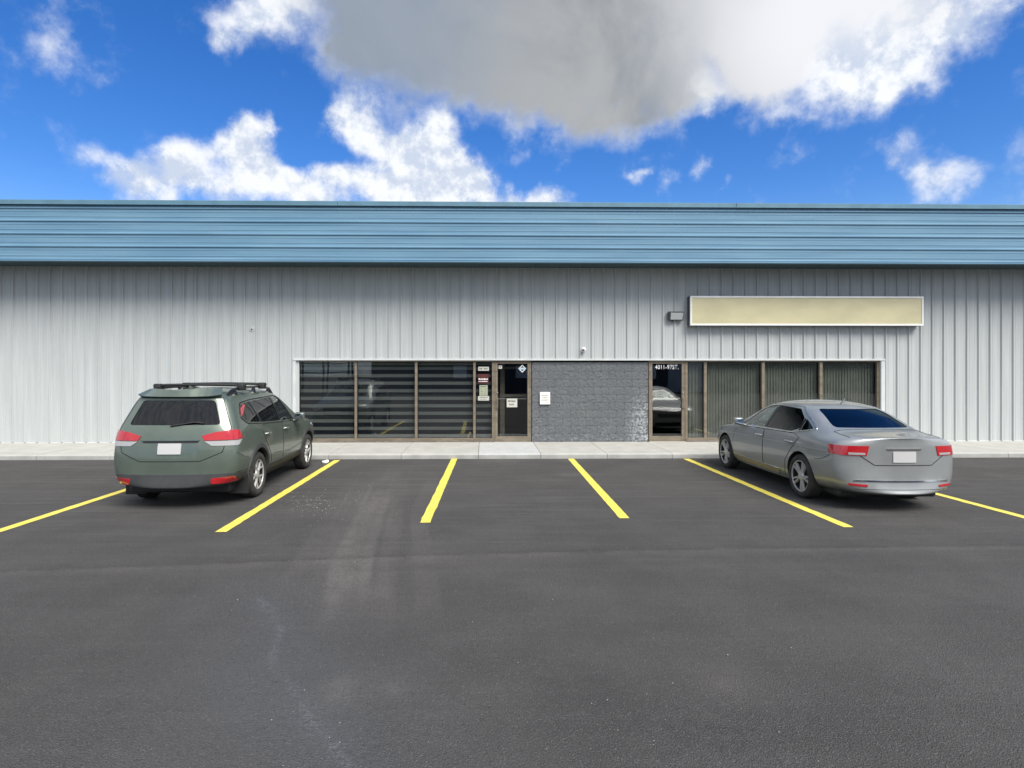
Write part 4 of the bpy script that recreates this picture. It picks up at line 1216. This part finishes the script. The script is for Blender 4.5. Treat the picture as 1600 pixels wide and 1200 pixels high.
    c.lines('crease', [[(1.0, .60), (.2, .535), (-.70, .60)]], 'x', M['suv_paint'], r=.016, off=-.006)
    c.lines('sill_moulding', [[(.92, .44), (-.90, .44)]], 'x', M['cladding'], r=.022, off=-.004)
    # arch cladding
    for y0 in (-1.335, 1.335):
        for sd_ in (1, -1):
            bm = B(); prev = None
            for i in range(37):
                a = R(-18 + 216 * i / 36); row = []
                for rr_ in (.402, .43, .465):
                    p, nrm, d = c.hit('x', y0 + math.cos(a) * rr_, .37 + math.sin(a) * rr_, sd_)
                    if p is None: row = None; break
                    if abs(p.x) < .7: row = None; break
                    row.append(Vector((p.x + sd_ * .014, p.y, p.z)))
                if row:
                    vo = [bm.verts.new(p) for p in row] + [bm.verts.new(row[2] - Vector((sd_ * .018, 0, 0))), bm.verts.new(row[0] - Vector((sd_ * .05, 0, 0)))]
                    if prev:
                        for k in range(5): bm.faces.new((prev[k], prev[(k + 1) % 5], vo[(k + 1) % 5], vo[k]))
                    prev = vo
                else: prev = None
            c.part('wheel_arch', bm, M['cladding'])
    # lamps
    for sd_ in (1, -1):
        bm = B()
        c.patch_bm(bm, [(-2.01, 1.115), (-1.97, 1.00), (-2.12, .98), (-2.12, 1.125)], 'x', side=sd_, off=.010, thick=.012, step=.04)
        c.patch_bm(bm, [(a * sd_, b_) for a, b_ in [(.835, .985), (.84, 1.0), (.83, 1.125), (.60, 1.10), (.42, 1.05), (.46, .985)]], 'r', off=.010, thick=.012, step=.04)
        lm = c.part('tail_lamp', bm, M['lamp_red'])
        bm = B()
        c.patch_bm(bm, [(-1.985, .985), (-2.07, .91), (-2.12, .90), (-2.12, .97)], 'x', side=sd_, off=.008, thick=.01, step=.04)
        c.patch_bm(bm, [(a * sd_, b_) for a, b_ in [(.835, .905), (.845, .915), (.835, .975), (.46, .975), (.56, .91)]], 'r', off=.008, thick=.01, step=.04)
        c.part('reverse_lens', bm, M['lamp_clear'], lm)
        bm = B()
        c.patch_bm(bm, [(1.93, .82), (1.62, .87), (1.66, .905), (1.99, .875)], 'x', side=sd_, off=.008, thick=.01, step=.04)
        c.patch_bm(bm, [(a * sd_, b_) for a, b_ in [(.45, .83), (.74, .75), (.80, .82), (.76, .875), (.46, .875)]], 'f', off=.008, thick=.01, step=.04)
        c.part('headlight', bm, M['lamp_front'])
        bm = B(); c.patch_bm(bm, [(a * sd_, b_) for a, b_ in rounded([(.56, .375), (.83, .385), (.835, .465), (.56, .455)], .02)], 'r', off=.012, thick=.014, step=.04); c.part('reflector', bm, M['lamp_red'])
        # mirror
        p, nrm, _ = c.hit('x', .46, 1.06, sd_)
        bm = B(); box(bm, .0, .19, -.055, .075, .0, .155, .035, 3)
        for v in bm.verts: v.co = Vector((sd_ * (abs(p.x) + .035 + v.co.x), .46 + v.co.y + (.03 if v.co.x < .1 else 0), 1.045 + v.co.z))
        tube(bm, [(sd_ * (abs(p.x) - .02), .48, 1.045), (sd_ * (abs(p.x) + .09), .47, 1.06)], .025, 8)
        mr_ = c.part('side_mirror', bm, M['suv_paint'])
        bm = B(); xx = abs(p.x) + .052; box(bm, min(sd_ * xx, sd_ * (xx + .155)), max(sd_ * xx, sd_ * (xx + .155)), .46 - .060, .46 - .054, 1.065, 1.175, .002); c.part('mirror_glass', bm, M['mirror'], mr_)
        # roof rail and its feet
        def rp(x_, y_, up):
            q, n_, _ = c.hit('t', x_ * sd_, y_); return q + Vector((0, 0, up))
        bm = B()
        tube(bm, [rp(.60, -1.82, -.005), rp(.60, -1.68, .05), rp(.60, -1.52, .075), rp(.60, -1.0, .082), rp(.60, -.4, .082), rp(.60, -.08, .06), rp(.60, .08, -.005)], [.022, .026, .021, .020, .020, .022, .02], 8)
        for yy in (-1.55, -.80, -.12): tube(bm, [rp(.60, yy, -.01), rp(.60, yy, .075)], [.045, .022], 8)
        c.part('roof_rail', bm, M['gloss_black'])
    for yy in (-1.38, -.50):
        bm = B(); q, _, _ = c.hit('t', .60, yy); zz = q.z + .125
        pts = [(-.70, yy, zz - .01), (-.5, yy, zz), (0, yy, zz + .008), (.5, yy, zz), (.70, yy, zz - .01)]
        tube(bm, pts, .022, 8)
        for v in bm.verts: v.co.y = yy + (v.co.y - yy) * 1.7
        for sd_ in (1, -1): box(bm, sd_ * .635 - .055, sd_ * .635 + .055, yy - .06, yy + .06, zz - .085, zz + .022, .018, 2)
        c.part('crossbar', bm, M['black'])
    # rear end
    tgp = [(.70, .82), (.42, .70), (-.42, .70), (-.70, .82), (-.78, 1.15), (-.60, 1.58), (.60, 1.58), (.78, 1.15)]
    c.lines('tailgate_gap', [tgp], 'r', M['seam'], sides=(1,), r=.006, closed=True)
    c.patch('license_plate', rounded([(.16, .80), (-.16, .80), (-.16, .95), (.16, .95)], .01), 'r', M['plate'], off=.012, thick=.01)
    c.patch('plate_trim', [(.40, .985), (-.40, .985), (-.40, 1.01), (.40, 1.01)], 'r', M['suv_paint'], off=.02, thick=.02)
    c.patch('spoiler', [(.57, 1.585), (-.57, 1.585), (-.50, 1.645), (.50, 1.645)], 'r', M['suv_paint'], off=.07, thick=.06)
    c.lines('bumper_gap', [[(-1.80, .70), (-1.95, .72), (-2.12, .80)]], 'x', M['seam'], r=.004)
    c.patch('tailgate_recess', [(.38, .955), (-.38, .955), (-.38, .978), (.38, .978)], 'r', M['black'], off=.004, thick=.004)
    c.lines('cladding_gap', [[(-2.10, .515), (-1.80, .515)]], 'x', M['seam'], r=.005)
    q, _, _ = c.hit('t', 0, -1.62)
    bm = B(); vs = [bm.verts.new(p_) for p_ in ((-.022, -1.52, q.z - .01), (.022, -1.52, q.z - .01), (.026, -1.72, q.z - .02), (-.026, -1.72, q.z - .02), (0, -1.70, q.z + .065), (0, -1.72, q.z + .062))]
    for f_ in ((0, 1, 4), (1, 2, 5, 4), (2, 3, 5), (3, 0, 4, 5), (0, 3, 2, 1)): bm.faces.new([vs[k_] for k_ in f_])
    c.part('roof_antenna', bm, M['suv_paint'], smooth=30)
    # front end
    c.patch('grille', rounded([(.42, .62), (-.42, .62), (-.46, .84), (.46, .84)], .03), 'f', M['gloss_black'], off=.008, thick=.012)
    c.patch('grille_bar', [(.40, .73), (-.40, .73), (-.40, .755), (.40, .755)], 'f', M['chrome'], off=.022, thick=.016)
    c.patch('lower_intake', [(.50, .36), (-.50, .36), (-.46, .50), (.46, .50)], 'f', M['cladding'], off=.01, thick=.012)
    c.lines('hood_gap', [[(.78, 1.0), (.80, 1.3), (.76, 1.75), (.66, 1.98)]], 't', M['seam'], r=.005)
    seats(c, ((-.15, .46), (-1.0, .5)), 1.0, 1.40)
    bm = B(); box(bm, -.66, .66, .40, .80, 1.0, 1.06, .03); c.part('dashboard', bm, M['seat'])
    bm = B(); box(bm, -.72, .72, -2.0, 1.9, .20, .34, .03); c.part('underbody', bm, M['black'])
    for sd_ in (1, -1):
        bm = B(); box(bm, min(sd_ * .60, sd_ * .905), max(sd_ * .60, sd_ * .905), -1.335 - .445, -1.335 - .425, .135, .50, .008); c.part('mud_flap', bm, M['black'])
    put_wheels(c, wheel_meshes(.352, .225, .232, 'y'), .785, .352, (-1.335, 1.335))
    return c
build_suv()

# ------------------------------------------------------------------ silver sedan
def build_sedan():
    fa = ground(1131.7, 730.7); ra = ground(1242, 775)
    mid = Vector((4.92 + .90, (ra.y + fa.y) / 2 - .05, 0))
    rings = [
        [(0, -2.52, .26), (.66, -2.42, .27), (.81, -2.36, .42), (.85, -2.34, .66), (.825, -2.35, .90), (.785, -2.35, .97), (.66, -2.36, 1.015), (.50, -2.38, 1.03), (0, -2.46, 1.045)],
        [(0, -2.2, .20), (.72, -2.2, .22), (.875, -2.12, .40), (.90, -2.10, .66), (.87, -2.10, .90), (.825, -2.10, .98), (.69, -2.12, 1.035), (.54, -2.12, 1.055), (0, -2.16, 1.07)],
        [(0, -1.75, .17), (.78, -1.75, .19), (.90, -1.75, .36), (.918, -1.75, .66), (.888, -1.78, .91), (.845, -1.80, .985), (.69, -1.80, 1.06), (.55, -1.80, 1.095), (0, -1.84, 1.11)],
        [(0, -1.4, .17), (.80, -1.4, .18), (.902, -1.4, .32), (.920, -1.4, .64), (.89, -1.45, .91), (.85, -1.48, .985), (.65, -1.42, 1.25), (.54, -1.38, 1.315), (0, -1.40, 1.35)],
        [(0, -.8, .17), (.80, -.8, .18), (.895, -.8, .28), (.917, -.8, .62), (.89, -.9, .90), (.855, -.95, .975), (.64, -.95, 1.365), (.53, -.95, 1.44), (0, -.97, 1.475)],
        [(0, -.2, .17), (.80, -.2, .18), (.89, -.2, .26), (.917, -.2, .60), (.89, -.26, .89), (.86, -.30, .96), (.65, -.36, 1.40), (.53, -.36, 1.475), (0, -.36, 1.51)],
        [(0, .4, .17), (.80, .4, .18), (.89, .4, .26), (.917, .4, .60), (.89, .34, .88), (.86, .30, .945), (.655, .12, 1.34), (.53, .06, 1.425), (0, .10, 1.465)],
        [(0, .9, .17), (.80, .9, .18), (.89, .9, .28), (.915, .9, .62), (.89, .86, .87), (.865, .83, .925), (.73, .68, 1.12), (.58, .62, 1.20), (0, .72, 1.235)],
        [(0, 1.25, .17), (.80, 1.25, .19), (.895, 1.25, .33), (.913, 1.25, .64), (.88, 1.2, .85), (.85, 1.18, .90), (.75, 1.12, .96), (.58, 1.1, .985), (0, 1.18, 1.01)],
        [(0, 1.75, .17), (.76, 1.75, .20), (.89, 1.72, .38), (.905, 1.72, .64), (.855, 1.74, .82), (.81, 1.74, .855), (.69, 1.74, .885), (.52, 1.74, .905), (0, 1.78, .925)],
        [(0, 2.15, .18), (.70, 2.05, .21), (.83, 2.0, .40), (.84, 2.0, .60), (.78, 2.02, .73), (.73, 2.03, .775), (.60, 2.06, .80), (.46, 2.08, .815), (0, 2.15, .835)],
        [(0, 2.36, .22), (.58, 2.22, .24), (.70, 2.15, .40), (.70, 2.16, .56), (.66, 2.16, .67), (.62, 2.17, .70), (.52, 2.19, .72), (.40, 2.21, .735), (0, 2.28, .75)],
    ]
    mats = [M['sedan_paint'], M['sedan_paint'], M['dark_room'], M['black']]
    skin = make_body(rings, lambda j: 0, [0, -.10, -.12, -.13, -.12, -.11, -.10, -.08, 0], [0, .13, .15, .15, .13, .12, .10, .08, 0], mats)
    c = Car('sedan', 'silver grey sedan with bright alloy wheels parked nose to the shop', 'car', mid, 0, skin, mats)
    front_w = rounded([(.70, .965), (-.13, .985), (-.23, 1.375), (.04, 1.355), (.26, 1.275)], .03)
    rear_w = rounded([(-.20, .987), (-1.03, 1.0), (-1.22, 1.06), (-1.18, 1.22), (-.94, 1.355), (-.31, 1.38)], .03)
    quart_w = rounded([(-1.27, 1.03), (-1.54, 1.085), (-1.24, 1.215)], .03)
    for pl in (front_w, rear_w, quart_w): c.prism(pl, 'x', -2, 2)
    wind = [(.60, 1.035), (-.60, 1.035), (-.50, 1.37), (.50, 1.37)]
    tail = rounded([(.57, 1.125), (-.57, 1.125), (-.48, 1.37), (.48, 1.37)], .05)
    c.prism(wind, 'y', -.2, 3); c.prism(tail, 'y', -4, -.6)
    for y in (-1.40, 1.40): c.arch(y, .35, .372, .62)
    c.finish()
    gl = dict(off=-.006, thick=.003)
    c.patch('front_side_window', front_w, 'x', M['car_glass'], sides=(1, -1), **gl)
    c.patch('rear_side_window', rear_w, 'x', M['car_tint'], sides=(1, -1), **gl)
    c.patch('quarter_window', quart_w, 'x', M['car_tint'], sides=(1, -1), **gl)
    c.patch('windshield', wind, 'f', M['car_glass'], **gl)
    c.patch('rear_window', tail, 'r', M['car_tint'], **gl)
    c.patch('window_pillar', [(-.135, .984), (-.195, .986), (-.305, 1.38), (-.235, 1.374)], 'x', M['gloss_black'], sides=(1, -1), off=.002)
    c.patch('window_pillar', [(-1.225, 1.02), (-1.265, 1.03), (-1.235, 1.21), (-1.19, 1.22)], 'x', M['gloss_black'], sides=(1, -1), off=.002)
    outline = rounded([(.80, .945), (-.15, .968), (-1.05, .985), (-1.62, 1.08), (-1.26, 1.245), (-.96, 1.388), (-.30, 1.41), (.06, 1.385), (.30, 1.30)], .05)
    c.lines('window_trim', [outline], 'x', M['chrome'], r=.011, off=.0, closed=True)
    fd = [(1.0, .32), (1.0, .62), (.95, .80), (.84, .93), (-.17, .955), (-.20, .89), (-.20, .26), (.96, .26)]
    rd = [(-.215, .26), (-.215, .955), (-1.14, .975), (-1.34, .93), (-1.16, .74), (-.98, .54), (-.92, .26)]
    for pl, hy in ((fd, -.08), (rd, -1.10)):
        for sd_ in (1, -1):
            bm = B(); c.patch_bm(bm, pl, 'x', side=sd_, off=.003, thick=.004); d = c.part('door', bm, M['sedan_paint'])
            p, nrm, _ = c.hit('x', hy, .835, sd_)
            bm = B(); tube(bm, [p + nrm * .002 + Vector((0, .10, 0)), p + nrm * .036 + Vector((0, .08, .004)), p + nrm * .04, p + nrm * .036 + Vector((0, -.08, .004)), p + nrm * .002 + Vector((0, -.10, 0))], [.015, .018, .019, .018, .015], 8)
            c.part('door_handle', bm, M['sedan_paint'], d)
            bm = B(); tube(bm, [p + nrm * .048 + Vector((0, .07, .004)), p + nrm * .050 + Vector((0, -.07, .004))], .007, 6); c.part('handle_trim', bm, M['chrome'], d)
    c.lines('door_gap', [fd, rd], 'x', M['seam'], r=.005, closed=True)
    for sd_ in (1, -1):
        bm = B(); c.patch_bm(bm, [(.90, .27), (-.72, .27), (-.80, .345), (.95, .345)], 'x', side=sd_, off=.012, thick=.014); mo = c.part('side_moulding', bm, M['gold_trim'])
        bm = B(); c.line_bm(bm, [(.95, .352), (-.80, .352)], 'x', side=sd_, r=.009, off=.01); c.part('moulding_trim', bm, M['chrome'], mo)
        bm = B(); c.line_bm(bm, [(1.02, .23), (-1.0, .23)], 'x', side=sd_, r=.03, off=-.012); c.part('sill', bm, M['sedan_paint'])
    c.lines('body_crease', [[(1.7, .74), (.5, .765), (-1.0, .795), (-2.1, .81)]], 'x', M['sedan_paint'], r=.014, off=-.007)
    for sd_ in (1, -1):
        bm = B()
        c.patch_bm(bm, [(-2.08, .92), (-2.12, .80), (-2.245, .79), (-2.245, .92)], 'x', side=sd_, off=.009, thick=.012, step=.04)
        c.patch_bm(bm, [(a * sd_, b_) for a, b_ in [(.845, .79), (.84, .92), (.47, .925), (.50, .79)]], 'r', off=.009, thick=.012, step=.04)
        lm = c.part('tail_lamp', bm, M['lamp_red'])
        bm = B(); c.patch_bm(bm, [(a * sd_, b_) for a, b_ in rounded([(.52, .80), (.72, .80), (.72, .83), (.52, .83)], .01)], 'r', off=.012, thick=.012, step=.04); c.part('reverse_lens', bm, M['lamp_clear'], lm)
        bm = B()
        c.patch_bm(bm, [(2.05, .60), (1.70, .70), (1.74, .745), (2.06, .70)], 'x', side=sd_, off=.008, thick=.01, step=.04)
        c.patch_bm(bm, [(a * sd_, b_) for a, b_ in [(.44, .59), (.72, .56), (.76, .63), (.70, .68), (.44, .68)]], 'f', off=.008, thick=.01, step=.04)
        c.part('headlight', bm, M['lamp_front'])
        p, nrm, _ = c.hit('x', .62, .96, sd_)
        bm = B(); box(bm, .0, .185, -.05, .08, .0, .135, .04, 3)
        for v in bm.verts: v.co = Vector((sd_ * (abs(p.x) + .03 + v.co.x), .60 + v.co.y + (.03 if v.co.x < .1 else 0), .955 + v.co.z))
        tube(bm, [(sd_ * (abs(p.x) - .03), .63, .945), (sd_ * (abs(p.x) + .10), .61, .975)], .025, 8)
        mr_ = c.part('side_mirror', bm, M['sedan_paint'])
        bm = B(); xx = abs(p.x) + .045; box(bm, min(sd_ * xx, sd_ * (xx + .15)), max(sd_ * xx, sd_ * (xx + .15)), .60 - .056, .60 - .050, .975, 1.07, .002); c.part('mirror_glass', bm, M['mirror'], mr_)
        bm = B(); c.patch_bm(bm, [(a * sd_, b_) for a, b_ in rounded([(.50, .36), (.72, .37), (.72, .40), (.50, .39)], .01)], 'r', off=.01, thick=.012, step=.04); c.part('reflector', bm, M['lamp_red'])
    tgp = [(.60, .80), (.40, .66), (-.40, .66), (-.60, .80)]
    c.lines('trunk_gap', [tgp], 'r', M['seam'], sides=(1,), r=.006)
    c.lines('trunk_gap', [[(.64, -2.24), (.64, -1.86), (0, -1.90)]], 't', M['seam'], r=.005)
    c.patch('license_plate', rounded([(.16, .70), (-.16, .70), (-.16, .85), (.16, .85)], .01), 'r', M['plate'], off=.01, thick=.012)
    c.patch('bumper_strip', [(.66, .43), (-.66, .43), (-.66, .452), (.66, .452)], 'r', M['chrome'], off=.008, thick=.01)
    c.patch('diffuser', [(.60, .25), (-.60, .25), (-.64, .33), (.64, .33)], 'r', M['cladding'], off=.008, thick=.01)
    c.patch('grille', rounded([(.42, .55), (-.42, .55), (-.45, .67), (.45, .67)], .02), 'f', M['gloss_black'], off=.006, thick=.01)
    for zz in (.575, .605, .635): c.patch('grille_bar', [(.41, zz), (-.41, zz), (-.41, zz + .010), (.41, zz + .010)], 'f', M['chrome'], off=.016, thick=.012)
    c.patch('lower_intake', [(.55, .28), (-.55, .28), (-.50, .40), (.50, .40)], 'f', M['gloss_black'], off=.006, thick=.01)
    c.lines('hood_gap', [[(.76, .95), (.79, 1.3), (.74, 1.75), (.60, 2.1)]], 't', M['seam'], r=.005)
    c.lines('bumper_gap', [[(-1.80, .66), (-2.0, .70), (-2.15, .78)]], 'x', M['seam'], r=.004)
    c.patch('plate_trim', [(.24, .875), (-.24, .875), (-.24, .895), (.24, .895)], 'r', M['chrome'], off=.012, thick=.014)
    q, _, _ = c.hit('t', 0, -1.0)
    bm = B(); lathe(bm, [(q.z - .01, .03), (q.z + .02, .022), (q.z + .10, .004), (q.z + .105, 0)], 8, 'z', (0, -1.02, 0)); 
    for v in bm.verts: v.co.y -= (v.co.z - q.z) * .9
    c.part('roof_antenna', bm, M['sedan_paint'])
    seats(c, ((-.2, .46), (-1.05, .5)), .88, 1.25)
    bm = B(); box(bm, -.66, .66, .42, .80, .86, .945, .03); c.part('dashboard', bm, M['seat'])
    bm = B(); box(bm, -.72, .72, -2.1, 1.95, .15, .28, .03); c.part('underbody', bm, M['black'])
    put_wheels(c, wheel_meshes(.336, .235, .242, 'twin'), .795, .336, (-1.40, 1.40))
    return c
build_sedan()

# ================================================================== YARD ACROSS THE LOT (seen as reflections in the shop windows)
YB = -26.0
M['shed'] = vary(mat('grey_shed_cladding', (.055, .06, .07), .6), (.055, .06, .07), .15, 2)
M['shed_glass'] = mat('dark_shed_glazing', (.02, .025, .03), .1)
th = thing('warehouse', 'long dark grey warehouse across the parking lot', 'building', (14, YB, 0))
bm = B(); box(bm, -11, 45, YB - 14, YB, 0, 5.6); build('wall', bm, M['shed'], th)
bm = B(); box(bm, -11.3, 45.3, YB - 14.3, YB + .35, 5.6, 5.95); build('roof', bm, M['roof'], th)
for x0 in (-7, -1, 5, 11, 18, 25):
    bm = B(); box(bm, x0, x0 + 3.4, YB + .005, YB + .06, .05, 3.6); build('overhead_door', bm, M['trim'] if x0 in (5, 18) else M['darkgrey'], th)
for x0 in (-3.0, 3, 9.2, 15.6):
    bm = B(); box(bm, x0, x0 + 1.2, YB + .005, YB + .05, 1.4, 2.6); build('window', bm, M['white'], th)
th = thing('storage_rack', 'tall open steel storage rack in the yard across the lot', 'rack', (-18, YB + 2, 0))
for k in range(6):
    bm = B(); xx = -24 + k * 2.3; box(bm, xx, xx + .14, YB + 2, YB + 2.14, 0, 4.6); box(bm, xx, xx + .14, YB + 3.4, YB + 3.54, 0, 4.6); build('upright', bm, M['darkgrey'], th)
for z_ in (1.9, 2.7, 3.3, 3.9, 4.5):
    bm = B(); box(bm, -24, -12.3, YB + 1.92, YB + 1.99, z_, z_ + .10); build('beam', bm, M['darkgrey'], th)
